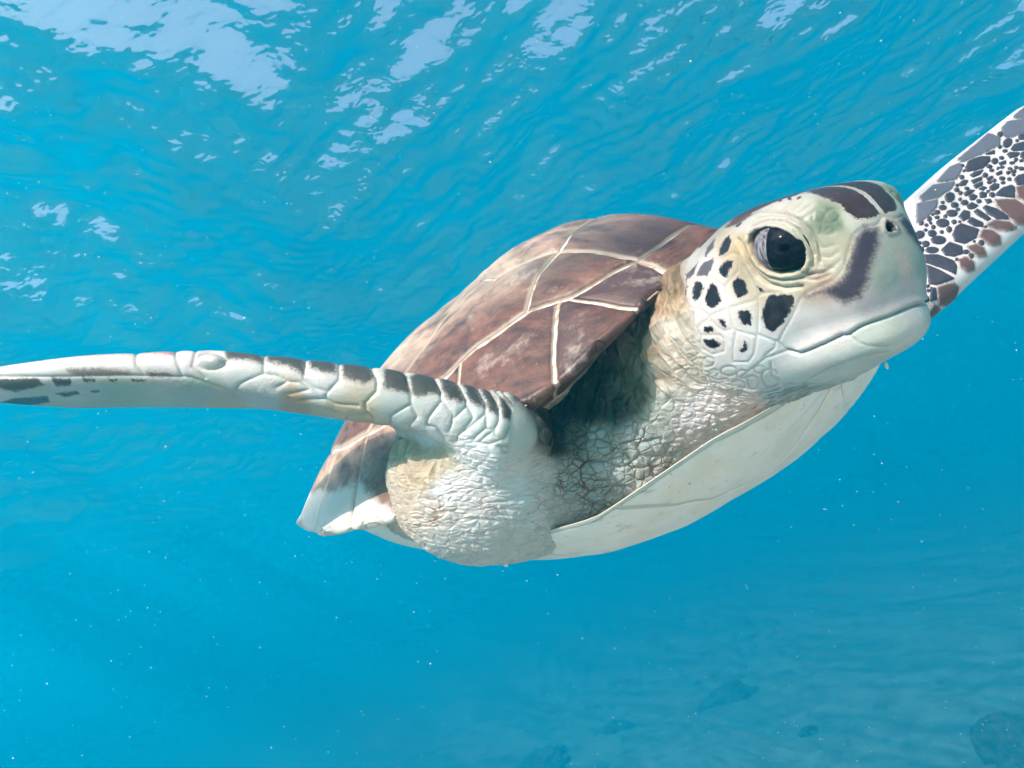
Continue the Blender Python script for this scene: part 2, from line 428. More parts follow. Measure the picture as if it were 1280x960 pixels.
def line_d(P, pts, mar=22):
    pts = np.asarray(pts, float); lo = pts.min(0)-mar; hi = pts.max(0)+mar
    idx = np.nonzero(((P > lo) & (P < hi)).all(1))[0]; p = P[idx]; d = np.full(len(idx), 1e3)
    for a, b in zip(pts[:-1], pts[1:]):
        ba = b-a; h = np.clip(((p-a)@ba)/(ba@ba+1e-9), 0, 1); d = np.minimum(d, np.linalg.norm(p-a-h[:, None]*ba, axis=1))
    return idx, d
def poly_sd(P, pts, mar=22):
    pts = np.asarray(pts, float); idx, d = line_d(P, np.vstack([pts, pts[:1]]), mar); p = P[idx]; ins = np.zeros(len(idx), bool)
    for a, b in zip(pts, np.roll(pts, -1, 0)):
        c = (a[1] > p[:, 1]) != (b[1] > p[:, 1])
        ins ^= c & (p[:, 0] < (b[0]-a[0])*(p[:, 1]-a[1])/(b[1]-a[1]+1e-12)+a[0])
    return idx, np.where(ins, -d, d)
def zz(ox, oy, k, pts): return [(ox+x/k, oy+y/k) for x, y in pts]
def oval(cx, cy, rx, ry, ang=0, n=14):
    t = np.linspace(0, 2*np.pi, n, endpoint=False); c, s = math.cos(ang), math.sin(ang)
    return [(cx+rx*np.cos(u)*c-ry*np.sin(u)*s, cy+rx*np.cos(u)*s+ry*np.sin(u)*c) for u in t]
seam = np.full(nv, .02); blot = np.full(nv, .02); soft = np.full(nv, .0004); disp = np.zeros(nv)
dark = np.tile(np.array(lin(28, 22, 34)), (nv, 1))
hm = Whead > .3
def do_seam(P, S, mask, lines, w=1.):
    for ln in lines:
        i, d = line_d(P, ln); d = d*S[i]/w; ok = mask[i]; i = i[ok]; seam[i] = np.minimum(seam[i], d[ok])
def do_blot(P, S, mask, polys, colr, sf=.0004, mar=22, grow=0.):
    for pl in polys:
        i, d = poly_sd(P, pl, mar); d = d*S[i]-grow; ok = mask[i] & (d < blot[i]); i = i[ok]; d = d[ok]
        blot[i] = d; soft[i] = sf; dark[i] = lin(*colr)
hf_ = hm & (faceh > .03)
# head: seams between the cheek, brow and jaw scales
HEAD_SEAMS = [
 [(880, 320.6), (895, 323.8), (902.5, 323.8), (915, 316), (922.5, 319)],
 [(895, 323.8), (895, 335), (891, 346), (885, 348), (871, 350), (857.5, 355)],
 [(891, 346), (905, 358.8), (922.5, 338.8), (922.5, 319)], [(905, 358.8), (910, 385)],
 [(910, 385), (943.8, 375.6), (947.5, 370), (942.5, 354), (930, 332)],
 [(885, 348), (880, 360), (873.8, 385), (886.9, 395), (910, 385)],
 [(857.5, 355), (853.8, 372.5), (865, 383.8), (873.8, 385)], [(863.8, 357.5), (863, 376)],
 [(842.5, 398.8), (848.8, 403.8), (861, 406), (866, 405), (867.5, 387.5)],
 [(868, 387), (868, 407.5), (871, 408.8), (886.9, 396.3)],
 [(910, 386), (916, 411), (920, 413), (946, 420), (948, 380)],
 [(916, 411), (905, 413.8), (897.5, 408.8), (890, 401), (886.9, 396.3)],
 [(890, 401), (878.8, 402.5), (872.5, 408.8), (875, 418.8), (900, 418.8), (905, 423.8)],
 [(876, 420), (876, 433.8), (883.8, 438.8), (890, 443), (905, 438.8), (905.6, 427.5)],
 [(846, 432), (858.8, 442.5), (871, 442.5), (876, 436)], [(920, 413), (916, 436), (916, 450)],
 [(946, 420), (942.5, 442.5), (935, 452.5), (916, 452.5)],
 [(948, 380), (947.5, 417.5), (967.5, 426), (973.8, 426), (980, 413.8), (990, 396), (1001, 372.5), (1010, 365)],
 [(947.5, 400), (947.5, 370), (955, 366), (980, 365)], [(968.8, 426), (968.8, 433.8), (956, 445)],
 [(973, 427), (985, 437.5), (956, 448), (925, 472)],
 [(987.5, 265), (1003.8, 253)], [(997.5, 265), (1014, 255.6)], [(1003.8, 273), (1015.6, 265.6)], [(978, 262), (990, 250)], [(1025, 292), (1036, 285)],
 oval(1023, 270, 8, 9), oval(1041, 270, 8.5, 8.5), oval(1035, 286, 9, 7), oval(922.5, 481, 8, 6), oval(941, 477.5, 7, 8), oval(911, 463.8, 10, 6), oval(962.5, 472.5, 11, 11),
 oval(928, 468, 7, 5), oval(949, 462, 6, 5), oval(905, 478, 7, 5), oval(890, 466, 8, 5), oval(885, 452, 8, 6),
 [(1061, 417.5), (1072.5, 427.5), (1085, 432.5), (1096, 433), (1112, 432)],
 [(963.8, 453), (965, 470), (980, 478.8), (1000, 478), (1007.5, 476), (1033.8, 461), (1060, 451), (1087.5, 442.5), (1110, 440)],
 [(1108.8, 261), (1097.5, 280), (1077.5, 285), (1066, 295), (1055, 332), (1051, 340), (1037.5, 352.5), (1010, 365)],
 [(1012, 300), (1030, 310), (1043, 306)], [(1018, 318), (1036, 322), (1047, 316)], [(1022, 332), (1040, 334), (1050, 326)],
 [(930, 262), (946, 258), (958, 253)], [(936, 270), (950, 264), (966, 258)]]
do_seam(PXh, SCh, hf_, HEAD_SEAMS)
z3 = lambda p: zz(830, 280, 8, p); z4 = lambda p: zz(830, 380, 8, p); h3 = lambda p: zz(820, 200, 3.2, p)
BL = [z3([(655, 115), (675, 170), (650, 260), (600, 310), (550, 315), (560, 240), (600, 160)]),
 z3([(640, 365), (690, 370), (690, 420), (650, 480), (640, 530), (600, 530), (550, 490), (560, 430), (600, 385)]),
 z3([(320, 575), (380, 580), (390, 640), (360, 730), (310, 775), (285, 740), (295, 640)]),
 z3([(485, 580), (530, 620), (560, 700), (580, 770), (540, 820), (480, 840), (430, 820), (415, 750), (430, 680), (460, 620)]),
 z3([(740, 530), (790, 545), (830, 620), (840, 690), (780, 735), (740, 740), (700, 680), (685, 590)]),
 z3([(920, 615), (990, 650), (1000, 670), (960, 675)]),
 [(960, 370), (980, 367), (992, 370), (992, 380), (985, 395), (975, 408), (966, 415), (958, 410), (953, 398), (954, 385), (958, 375)],
 z4([(750, 60), (850, 60), (885, 140), (870, 210), (790, 205), (750, 140)]), z4([(540, 150), (600, 160), (630, 220), (600, 235), (560, 190)]),
 z4([(410, 220), (480, 220), (510, 270), (450, 285), (405, 270)]), z4([(405, 355), (500, 350), (570, 400), (560, 430), (500, 450), (430, 420), (400, 385)]),
 z4([(800, 370), (840, 400), (830, 450), (780, 490), (760, 460), (800, 420)]),
 [(850, 376), (856, 380), (860, 390), (858, 398), (853, 399), (847, 392), (845.6, 384)], z4([(170, 420), (210, 430), (235, 475), (220, 485), (180, 450)])]
do_blot(PXh, SCh, hf_, BL, (20, 17, 27), .0010)
BG = [z3([(490, 340), (500, 390), (480, 450), (440, 520), (325, 520), (350, 450), (400, 390)]), z3([(520, 140), (500, 240), (410, 330), (430, 240)]),
 z3([(345, 380), (300, 500), (215, 590), (235, 500)]), z3([(185, 570), (165, 690), (120, 760), (130, 660)]), z3([(245, 620), (240, 740), (210, 700), (215, 640)])]
do_blot(PXh, SCh, hf_, BG, (84, 78, 84), .0008)
SP = [oval(987, 248, 2.6, 2.0, -.6), oval(975.6, 251, 2.6, 1.8, -.6), oval(984, 244, 4, 1.6, -.5), oval(999, 248, 3.5, 1.5, -.6), oval(924, 281, 4.5, 1.6, -.6), oval(931, 274, 3.2, 1.4, -.6)]
do_blot(PXh, SCh, hf_, SP, (40, 32, 36), .0005)
fwide = hm & (faceh > -.35) & (qh[:, 2] > .012)
cap = hm & (NH[:, 2] > .25) & (qh[:, 2] > .018)
mid = np.abs(qh[:, 1])
PLATE = [h3([(560, 118), (720, 95), (800, 110), (880, 155), (915, 190), (900, 215), (850, 238), (800, 235), (760, 210), (740, 180), (690, 160), (640, 140)])]
do_blot(PXh, SCh, fwide & (mid > .0012), PLATE, (52, 34, 36), .0010)
CROWN = [[(905, 285), (930, 262), (965, 240), (1000, 226), (1010, 240), (985, 246), (950, 260), (922, 282)]]
do_blot(PXh, SCh, fwide, CROWN, (96, 62, 52), .0012)
topm = cap & (qh[:, 0] > .03) & (mid < .016) & (faceh < .25)
blot[topm] = np.minimum(blot[topm], np.maximum(mid[topm]-.016, -(mid[topm]-.0012))); dark[topm & (blot < .0)] = lin(70, 44, 42); soft[topm] = .0010
BK = [h3([(830, 268), (885, 272), (890, 330), (868, 400), (850, 480), (820, 550), (750, 577), (712, 548), (660, 535), (600, 545), (690, 510), (755, 470), (780, 380), (800, 310)])]
do_blot(PXh, SCh, hf_, BK, (58, 48, 62), .0055)
# deep creases: mouth, eyelid folds, nostrils
def groove(P, S, mask, ln, depth, w):
    i, d = line_d(P, ln, 16); d = d*S[i]; disp[i] -= mask[i]*depth*np.exp(-(d/w)**2); return i, d
MOUTH = [(985, 437.5), (1000, 441), (1012, 437), (1035, 427), (1053, 418), (1061, 417.5), (1075, 408), (1090, 402), (1105, 397), (1120, 391), (1135, 384), (1145, 381), (1168, 383)]
fh = np.clip(faceh*6, 0, 1)*hm
groove(PXh, SCh, fh, MOUTH, .0020, .0007); do_seam(PXh, SCh, hf_, [MOUTH], 1.6)
i, d = line_d(PXh, MOUTH, 30); ym = np.interp(PXh[i, 0], [p[0] for p in MOUTH], [p[1] for p in MOUTH])
disp[i] += fh[i]*.0010*(PXh[i, 1] < ym)*np.exp(-(d*SCh[i]/.0042)**2)*np.clip((PXh[i, 0]-985)/20, 0, 1)
FOLDS = [([(955, 263), (962.5, 263.5), (981, 266), (1000, 275), (1015, 290), (1022.5, 305), (1025, 327.5)], .0016, .0009),
 ([(937.5, 285), (948, 278), (960, 274.5), (981, 276), (998.8, 287.5), (1010, 302.5), (1016, 320), (1016, 334)], .0009, .0006),
 ([(941, 283), (960, 279), (979, 281), (995, 291), (1005, 304), (1012, 322)], .0006, .0005),
 ([(945, 272), (962, 269), (984, 271), (1002, 281), (1014, 297), (1019, 318)], .0006, .0005),
 ([(922.5, 300), (928.8, 312.5), (936, 330), (946, 343.8), (961, 355), (980, 360), (1002, 358)], .0019, .0010),
 ([(932, 305), (937, 320), (946, 335), (960, 346), (978, 350), (1000, 348), (1018, 341)], .0008, .0006),
 ([(1000, 340), (1013, 344), (1028, 341), (1040, 335)], .0009, .0007), ([(1002, 348), (1020, 350), (1038, 343)], .0006, .0006)]
for ln, dp, w in FOLDS: groove(PXh, SCh, fh, ln, dp, w)
do_seam(PXh, SCh, hf_, [f[0] for f in FOLDS], 1.2)
EYE_AP = [(936, 306), (937, 295), (945, 288), (960, 284), (975, 286), (987, 291), (999, 301), (1006, 312), (1008, 323), (1006, 331), (1000, 338), (990, 341), (977, 342.5), (962, 339), (950, 331), (941, 320)]
i, d = poly_sd(PXh, EYE_AP, 14); d = d*SCh[i]
disp[i] += fh[i]*(.0014*np.exp(-((d-.0011)/.0011)**2))
eye_in = np.zeros(nv); eye_in[i] = fh[i]*sst(-d, -.0001, .0012)
NOS = oval(1112.3, 282.5, 5.6, 8.2, .15)
i, d = poly_sd(PXh, NOS, 14); d = d*SCh[i]; disp[i] += hf_[i]*(-.0065*sst(-d, -.0002, .0012)+.0008*np.exp(-((d-.0009)/.0009)**2))
blot[i] = np.where(hf_[i] & (d-.0004 < blot[i]), d-.0004, blot[i]); dark[i[(d < .0008)]] = lin(10, 8, 8); soft[i[d < .0006]] = .0003
# right flipper: scale seams, dark upper borders, spots on the underside
z1b = lambda p: zz(480, 440, 5.818, p); z4b = lambda p: zz(240, 420, 4.923, p); z4a = lambda p: zz(0, 380, 3.2, p)
FS = [z1b(p) for p in ([(120, 120), (160, 170), (195, 300), (195, 380), (50, 460), (40, 520)], [(200, 385), (240, 470), (180, 540)], [(330, 150), (370, 200), (415, 290), (415, 360), (320, 480), (310, 530)],
 [(425, 360), (500, 450), (490, 530), (470, 570)], [(500, 200), (540, 240), (600, 350), (595, 400), (510, 480)], [(610, 395), (650, 480), (540, 610), (530, 640)], [(640, 230), (680, 265), (740, 380), (735, 450), (570, 590)],
 [(745, 450), (745, 550), (650, 630)], [(730, 255), (770, 290), (835, 400), (835, 500), (800, 570), (680, 660)], [(810, 285), (850, 320), (930, 420), (930, 520), (870, 630), (760, 670), (650, 650)],
 [(860, 290), (970, 420), (1040, 520), (1020, 610), (940, 690), (850, 690)], [(960, 360), (1035, 440), (1115, 560), (1110, 670), (1000, 770), (880, 800)], [(1040, 440), (1110, 500), (1190, 640), (1130, 760), (1050, 830)],
 [(320, 530), (380, 545), (440, 620)], [(180, 545), (240, 575), (300, 580)], [(750, 560), (810, 565), (800, 600)], [(800, 600), (870, 640)], [(830, 680), (870, 720), (1000, 770)], [(910, 810), (960, 860), (1080, 840)])]
FS += [z4b(p) for p in ([(450, 90), (445, 125), (440, 230), (300, 290), (260, 330)], [(440, 232), (530, 245), (590, 280), (520, 315)], [(700, 130), (700, 155), (690, 250)], [(590, 280), (670, 285), (720, 330), (560, 360)],
 [(905, 160), (905, 270), (830, 350), (820, 385), (700, 385)], [(690, 265), (760, 320), (835, 340)], [(1080, 170), (1100, 195), (1140, 270), (1135, 340), (1065, 410), (1070, 460), (1110, 500)], [(830, 385), (880, 415), (1020, 425)],
 [(700, 385), (640, 400), (560, 360)], [(1070, 470), (960, 490)], [(260, 330), (400, 380), (560, 395)])]
FS += [z4a(p) for p in ([(545, 180), (545, 240), (575, 285)], [(700, 180), (710, 240), (730, 290)], [(785, 185), (770, 250), (820, 295)], [(0, 290), (200, 290), (500, 285), (760, 290), (930, 350)], [(-150, 330), (0, 290)])]
fR = isR & (faceb > .0)
fRw = isR & (faceb > -.5) & (etR*np.sign(FR.n[2]) > -.02)
do_seam(PX, SCb, isR & (faceb > -.3), FS)
FD = [z1b(p) for p in ([(0, 100), (100, 110), (165, 180), (185, 300), (120, 290), (0, 270)], [(190, 190), (270, 120), (340, 140), (400, 260), (405, 320), (330, 310), (270, 330), (200, 320)],
 [(400, 190), (460, 170), (530, 240), (590, 350), (560, 375), (480, 350), (430, 300)], [(560, 235), (640, 220), (700, 310), (735, 410), (680, 400), (620, 350)], [(690, 255), (760, 260), (820, 350), (830, 460), (770, 440), (740, 370)],
 [(840, 335), (880, 320), (925, 430), (920, 500), (860, 480)], [(945, 430), (980, 400), (1030, 510), (1020, 555), (950, 540)], [(1035, 540), (1070, 500), (1110, 570), (1110, 640), (1050, 610)])]
FD += [z4b(p) for p in ([(920, 165), (1080, 170), (1120, 260), (1070, 300), (1000, 280), (930, 270)], [(720, 130), (890, 160), (880, 230), (820, 235), (730, 205)], [(460, 95), (690, 130), (690, 240), (600, 195), (460, 160)], [(200, 70), (430, 90), (440, 170), (300, 150), (210, 150)])]
do_blot(PX, SCb, isR & (faceb > -.3), FD, (62, 62, 56), .0034)
FU = [z4a(p) for p in ([(0, 300), (150, 295), (180, 320), (60, 345), (0, 330), (-150, 340)], [(205, 295), (290, 300), (285, 320), (230, 325)], [(220, 350), (310, 340), (320, 355), (260, 365)], [(-80, 410), (60, 370), (190, 360), (200, 385), (60, 410), (-80, 440)],
 [(330, 295), (385, 297), (380, 308), (340, 308)], [(435, 295), (475, 297), (470, 306), (440, 306)], [(525, 300), (590, 300), (580, 308), (530, 308)], [(365, 338), (400, 338), (395, 347), (370, 347)])]
do_blot(PX, SCb, fR, FU, (72, 74, 66), .0012)
do_blot(PX, SCb, fR, [z4a([(270, 262), (400, 258), (520, 270), (520, 284), (300, 284)]), z4a([(590, 270), (680, 275), (690, 290), (600, 290)])], (120, 104, 96), .0030)
do_blot(PX, SCb, isR & (faceb > -.4), [z4a([(300, 195), (520, 180), (700, 172), (700, 205), (560, 203), (300, 215)])], (150, 100, 92), .0022)
i, d = poly_sd(PX, oval(264, 452, 16, 8), 14); disp[i] += fR[i]*(.0022*sst(-d*SCb[i], -.001, .003)); do_seam(PX, SCb, fR, [oval(264, 452, 19, 10.5)], .8)
disp += isR*np.where(seam < .019, -.0009*np.exp(-(seam/.0008)**2)+.0010*(1-np.exp(-seam/.004)), .0010)*np.clip(faceb*3+1, 0, 1)
disp -= hm*.0005*np.exp(-(seam/.0007)**2)
# left flipper: dark scales in a pale net on the upper side
zA = lambda p: zz(1140, 120, 5.65, p); zB = lambda p: zz(1140, 250, 5.65, p)
LA = [zA(p) for p in ([(40, 770), (170, 745), (165, 780), (100, 850), (40, 890)], [(60, 720), (150, 640), (290, 615), (270, 650), (180, 710), (80, 740)], [(190, 600), (270, 510), (330, 485), (340, 520), (310, 580), (230, 600)],
 [(330, 450), (430, 370), (540, 275), (610, 300), (610, 340), (540, 380), (450, 420), (350, 460)], [(640, 230), (680, 190), (800, 170), (850, 190), (791, 250), (700, 285), (650, 280)], [(720, 150), (800, 85), (880, 60), (900, 110), (800, 160)])]
LB = [zA(p) for p in ([(375, 510), (400, 460), (480, 430), (545, 430), (550, 460), (500, 510), (430, 530), (385, 535)], [(695, 380), (720, 345), (791, 325), (830, 330), (810, 380), (720, 390)], [(670, 415), (690, 400), (760, 403), (745, 425), (690, 440)],
 [(520, 410), (580, 385), (580, 410), (540, 415)], [(410, 560), (440, 540), (500, 525), (480, 555), (430, 575)], [(415, 600), (490, 573), (490, 595), (430, 620)], [(430, 635), (495, 607), (495, 630), (450, 655)], [(525, 585), (560, 568), (572, 575), (555, 593), (530, 597)],
 [(610, 475), (660, 458), (660, 480), (620, 492)], [(590, 550), (630, 530), (635, 550), (600, 563)], [(545, 645), (580, 620), (612, 625), (610, 650), (570, 672), (550, 665)], [(720, 590), (750, 562), (800, 550), (830, 600), (790, 630), (740, 630)],
 [(595, 690), (640, 650), (700, 632), (722, 645), (722, 720), (600, 705)], [(500, 790), (520, 775), (600, 800), (670, 850), (680, 875), (600, 870), (530, 830)], [(435, 820), (460, 800), (520, 840), (555, 870), (530, 882), (470, 850)], [(385, 780), (420, 755), (465, 775), (440, 797), (395, 798)],
 [(400, 715), (430, 695), (460, 710), (440, 735), (410, 735)], [(475, 690), (495, 678), (525, 690), (520, 718), (480, 718)], [(510, 735), (550, 730), (562, 750), (530, 762)], [(470, 660), (500, 640), (525, 650), (500, 670)], [(365, 690), (400, 665), (440, 668), (410, 695), (375, 708)], [(335, 615), (370, 595), (395, 600), (375, 630), (340, 637)])]
LB += [zA(oval(*p)) for p in ((315, 665, 16, 14), (350, 575, 16, 13), (215, 790, 25, 17), (300, 772, 25, 18), (370, 755, 25, 16), (280, 830, 38, 22), (545, 500, 18, 12), (560, 527, 16, 9), (635, 585, 20, 13), (685, 590, 13, 12), (640, 615, 14, 9), (630, 440, 16, 11), (655, 390, 16, 10), (705, 475, 18, 9), (715, 535, 18, 11),
 (770, 515, 20, 12), (770, 460, 14, 8), (715, 560, 12, 7), (545, 612, 18, 11), (565, 700, 20, 16), (470, 745, 16, 12), (385, 655, 16, 10), (635, 505, 14, 8), (690, 515, 14, 7))]
LB += [zB(p) for p in ([(330, 120), (365, 75), (405, 85), (405, 130), (360, 150)], [(390, 155), (420, 125), (500, 165), (500, 190), (440, 185)], [(285, 250), (310, 190), (345, 168), (470, 210), (450, 270), (370, 310), (300, 290)], [(205, 355), (265, 300), (350, 330), (358, 380), (300, 400), (230, 390)],
 [(80, 390), (180, 388), (290, 430), (315, 470), (305, 525), (230, 490), (90, 440)], [(100, 460), (200, 500), (295, 555), (180, 600), (120, 595)], [(130, 620), (165, 625), (170, 700), (130, 715)])]
LB += [zB(oval(*p)) for p in ((215, 165, 45, 28), (140, 238, 30, 22), (185, 285, 52, 28), (140, 355, 45, 20), (95, 312, 25, 20), (260, 210, 18, 20), (295, 157, 16, 14), (208, 228, 12, 10), (175, 125, 16, 10), (100, 180, 12, 9), (130, 165, 9, 7), (95, 215, 12, 9), (215, 20, 12, 8))]
LC = [zA(p) for p in ([(590, 740), (720, 735), (791, 780), (830, 850), (800, 905), (740, 900), (680, 850), (600, 780)], [(740, 650), (800, 635), (850, 720), (800, 755), (745, 710)])]
LC += [zB(p) for p in ([(530, 180), (580, 150), (680, 160), (730, 195), (660, 215), (600, 210)], [(475, 260), (500, 215), (560, 220), (615, 260), (615, 310), (560, 320)], [(390, 335), (450, 318), (500, 345), (515, 390), (470, 400), (420, 370)], [(330, 430), (380, 410), (425, 440), (430, 490), (390, 500), (340, 470)],
 [(180, 620), (290, 590), (320, 620), (300, 690), (240, 740), (190, 740)], [(110, 800), (150, 740), (195, 770), (150, 810), (105, 850)])]
r_ = np.random.default_rng(5)
for k in range(150):                         # the rest of the flipper outside the frame goes on in the same way
    x = r_.uniform(1290, 1520); y0 = np.interp(x, [1280, 1400, 1510], [140, 72, 100]); y1 = np.interp(x, [1280, 1400, 1510], [280, 190, 130]); y = r_.uniform(y0, y1)
    LB.append(oval(x, y, r_.uniform(3, 8), r_.uniform(2.5, 6), r_.uniform(-1, 0)))
lfm = (Wl > .5) & (faceb > -.1)
allp = [np.array(p) for p in LA+LB+LC]; cand = np.stack([r_.uniform(1148, 1282, 2600), r_.uniform(120, 420, 2600)], -1); clear = np.full(len(cand), 99.)
for p in allp: i, d = poly_sd(cand, p, 12); clear[i] = np.minimum(clear[i], d)
top_l = np.interp(cand[:, 0], [1150, 1205, 1280], [243, 190, 128]); bot_l = np.interp(cand[:, 0], [1150, 1220, 1280], [408, 345, 290])
clear = np.minimum(clear, np.minimum(cand[:, 1]-top_l-3, (bot_l-cand[:, 1]-22)))
for k in range(170):                         # small scales fill the gaps between the large ones
    b = int(np.argmax(clear)); rr_ = clear[b]-1.3
    if rr_ < 1.5: break
    rr_ = min(rr_, 6.5); LB.append(oval(*cand[b], rr_*r_.uniform(.95, 1.05), rr_*r_.uniform(.75, 1.), r_.uniform(-1, 0), 9))
    clear = np.minimum(clear, np.linalg.norm(cand-cand[b], axis=1)-rr_)
do_blot(PX, SCb, lfm, LA, (92, 92, 104), .0012, 14, .0016); do_blot(PX, SCb, lfm, LB, (52, 46, 58), .0004, 14, .0005); do_blot(PX, SCb, lfm, LC, (92, 64, 58), .0040, 14, .0012)
disp += (Wl > .5)*.0011*sst(-blot, -.0004, .0012)
# ---- base colours and wrinkle amounts, spread from measured spots
#          x, y, (colour), neck folds, round scales, fine wrinkles, throat lines, dirt
AH = [(900, 390, 232, 224, 218), (880, 340, 226, 214, 202), (930, 440, 236, 230, 226), (960, 440, 236, 231, 228), (1010, 410, 226, 217, 216), (985, 430, 232, 224, 222), (1050, 400, 214, 205, 205), (1100, 330, 168, 176, 164), (1108, 350, 160, 172, 160),
 (1090, 300, 176, 164, 160), (1090, 380, 186, 178, 178), (1125, 370, 206, 190, 186), (1145, 330, 214, 176, 168), (1150, 370, 222, 200, 194), (1135, 300, 200, 170, 166), (1110, 410, 206, 210, 192), (1145, 400, 226, 216, 206), (1080, 425, 196, 204, 190), (1000, 460, 226, 222, 214), (960, 472, 230, 226, 220), (1050, 435, 216, 216, 206),
 (960, 270, 206, 198, 180), (935, 285, 206, 196, 180), (975, 258, 204, 196, 178), (1000, 262, 196, 192, 172), (1030, 310, 206, 198, 166), (1040, 335, 206, 194, 166), (1045, 278, 118, 136, 112), (1035, 272, 132, 146, 120), (1048, 300, 196, 190, 158), (1060, 275, 206, 202, 178), (1085, 280, 186, 186, 168), (925, 312, 196, 172, 130), (935, 335, 190, 172, 140), (950, 348, 208, 192, 158), (980, 350, 212, 198, 164), (1010, 350, 190, 172, 146), (1030, 350, 176, 150, 130), (930, 300, 204, 180, 140),
 (1010, 320, 212, 204, 168), (1100, 262, 200, 194, 178), (1138, 255, 226, 216, 206), (1115, 300, 178, 180, 164), (1120, 272, 196, 170, 158)]
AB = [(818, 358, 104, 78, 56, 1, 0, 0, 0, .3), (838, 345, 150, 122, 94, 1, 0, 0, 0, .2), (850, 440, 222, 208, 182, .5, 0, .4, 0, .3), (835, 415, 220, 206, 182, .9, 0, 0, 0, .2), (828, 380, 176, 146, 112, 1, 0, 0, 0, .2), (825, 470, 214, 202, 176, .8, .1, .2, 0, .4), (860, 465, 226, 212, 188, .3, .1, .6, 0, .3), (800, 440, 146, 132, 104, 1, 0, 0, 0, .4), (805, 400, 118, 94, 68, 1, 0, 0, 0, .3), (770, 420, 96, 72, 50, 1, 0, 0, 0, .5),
 (790, 490, 112, 106, 74, 1, 0, 0, 0, .5), (740, 470, 58, 48, 33, 1, 0, 0, 0, .6), (700, 510, 40, 35, 25, 1, 0, 0, 0, .6), (690, 545, 34, 30, 22, 1, .1, 0, 0, .5), (740, 510, 46, 41, 28, 1, 0, 0, 0, .6), (770, 505, 58, 50, 33, .8, .3, 0, 0, .8), (745, 550, 166, 182, 168, 0, 1, 0, 0, 1), (720, 545, 120, 124, 104, .3, .8, 0, 0, 1), (800, 545, 190, 204, 196, .1, 1, .1, 0, .6),  # dark neck skin under the shell: pigment, dirt and the shell's shadow painted in
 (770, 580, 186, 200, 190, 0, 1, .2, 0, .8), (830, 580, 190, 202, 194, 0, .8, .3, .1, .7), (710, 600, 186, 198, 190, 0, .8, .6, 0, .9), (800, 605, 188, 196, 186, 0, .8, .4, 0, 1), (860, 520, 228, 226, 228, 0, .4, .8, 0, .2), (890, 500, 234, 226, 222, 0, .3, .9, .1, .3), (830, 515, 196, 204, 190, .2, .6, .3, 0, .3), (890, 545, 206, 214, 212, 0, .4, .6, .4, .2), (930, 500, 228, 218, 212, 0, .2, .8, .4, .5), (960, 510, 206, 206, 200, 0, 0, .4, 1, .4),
 (1000, 495, 190, 200, 190, 0, 0, .2, 1, .5), (1040, 480, 196, 204, 194, 0, 0, .2, 1, .4), (1060, 470, 206, 208, 200, 0, 0, .2, 1, .3), (1030, 505, 228, 214, 202, 0, .2, .5, .8, .4), (1085, 455, 200, 208, 196, 0, 0, .1, .8, .2), (940, 540, 224, 218, 210, 0, .6, .5, .2, .6),
 (600, 600, 238, 232, 230, 0, 0, 1, 0, .15), (560, 610, 238, 230, 226, 0, 0, 1, 0, .15), (640, 590, 222, 226, 220, 0, 0, .7, 0, .2), (670, 590, 206, 216, 206, 0, .2, .7, 0, .4), (660, 640, 222, 222, 214, 0, .2, .9, 0, .7), (600, 650, 234, 222, 214, 0, .1, 1, 0, .7), (540, 640, 232, 212, 196, 0, 0, 1, 0, .8), (510, 640, 226, 200, 170, .3, 0, .7, 0, .8), (530, 590, 222, 196, 152, .6, 0, .5, 0, .4), (550, 575, 224, 200, 158, .6, 0, .4, 0, .3),
 (510, 565, 224, 200, 158, .6, 0, .4, 0, .3), (470, 548, 220, 194, 148, .5, 0, .4, 0, .3), (560, 670, 222, 214, 204, 0, .3, .4, 0, .6), (640, 680, 214, 212, 200, 0, .3, .4, 0, .6), (700, 650, 204, 208, 198, 0, .4, .7, 0, .7), (590, 560, 236, 232, 230, 0, .2, .6, 0, .1),
 (600, 530, 206, 216, 208, 0, 0, 0, 0, 0), (650, 545, 198, 210, 198, 0, 0, 0, 0, 0), (500, 508, 196, 204, 196, 0, 0, 0, 0, 0), (540, 540, 222, 220, 216, 0, .1, .1, 0, 0), (400, 485, 208, 208, 204, 0, 0, 0, 0, 0), (300, 475, 206, 206, 200, 0, 0, 0, 0, 0), (330, 498, 206, 204, 196, 0, 0, 0, .2, .1), (230, 455, 218, 206, 202, 0, 0, 0, 0, 0),
 (150, 455, 222, 208, 202, 0, 0, 0, 0, 0), (50, 462, 224, 216, 208, 0, 0, 0, 0, 0), (0, 466, 220, 212, 206, 0, 0, 0, 0, 0), (150, 485, 170, 190, 166, 0, 0, 0, .1, 0), (50, 492, 178, 194, 174, 0, 0, 0, 0, 0), (240, 485, 180, 192, 172, 0, 0, 0, .3, 0), (-40, 490, 180, 190, 176, 0, 0, 0, 0, 0), (410, 520, 210, 190, 152, .2, 0, .2, 0, .5), (370, 513, 200, 160, 116, .2, 0, .2, 0, .7), (290, 503, 206, 190, 150, 0, 0, 0, 0, .2), (440, 528, 214, 192, 150, .4, 0, .3, 0, .4)]
def shepard(P, A, pw=4.5):
    A = np.array(A, float); num = np.zeros((len(P), A.shape[1]-2)); den = np.zeros((len(P), 1))
    for a in A:
        w = 1/(((P-a[:2])**2).sum(1)+30.)**(pw/2); num += w[:, None]*a[2:]; den += w[:, None]
    return num/den
g22 = lambda x: np.where(x/255 <= .04045, x/255/12.92, ((x/255+.055)/1.055)**2.4)
colr = np.zeros((nv, 3)); wr = np.zeros((nv, 4)); dirt = np.zeros(nv)
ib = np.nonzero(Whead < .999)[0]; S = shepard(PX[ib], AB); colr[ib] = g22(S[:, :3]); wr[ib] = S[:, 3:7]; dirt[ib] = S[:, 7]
up_side = isR & (faceb < -.05) & (NV[:, 2] > .2)
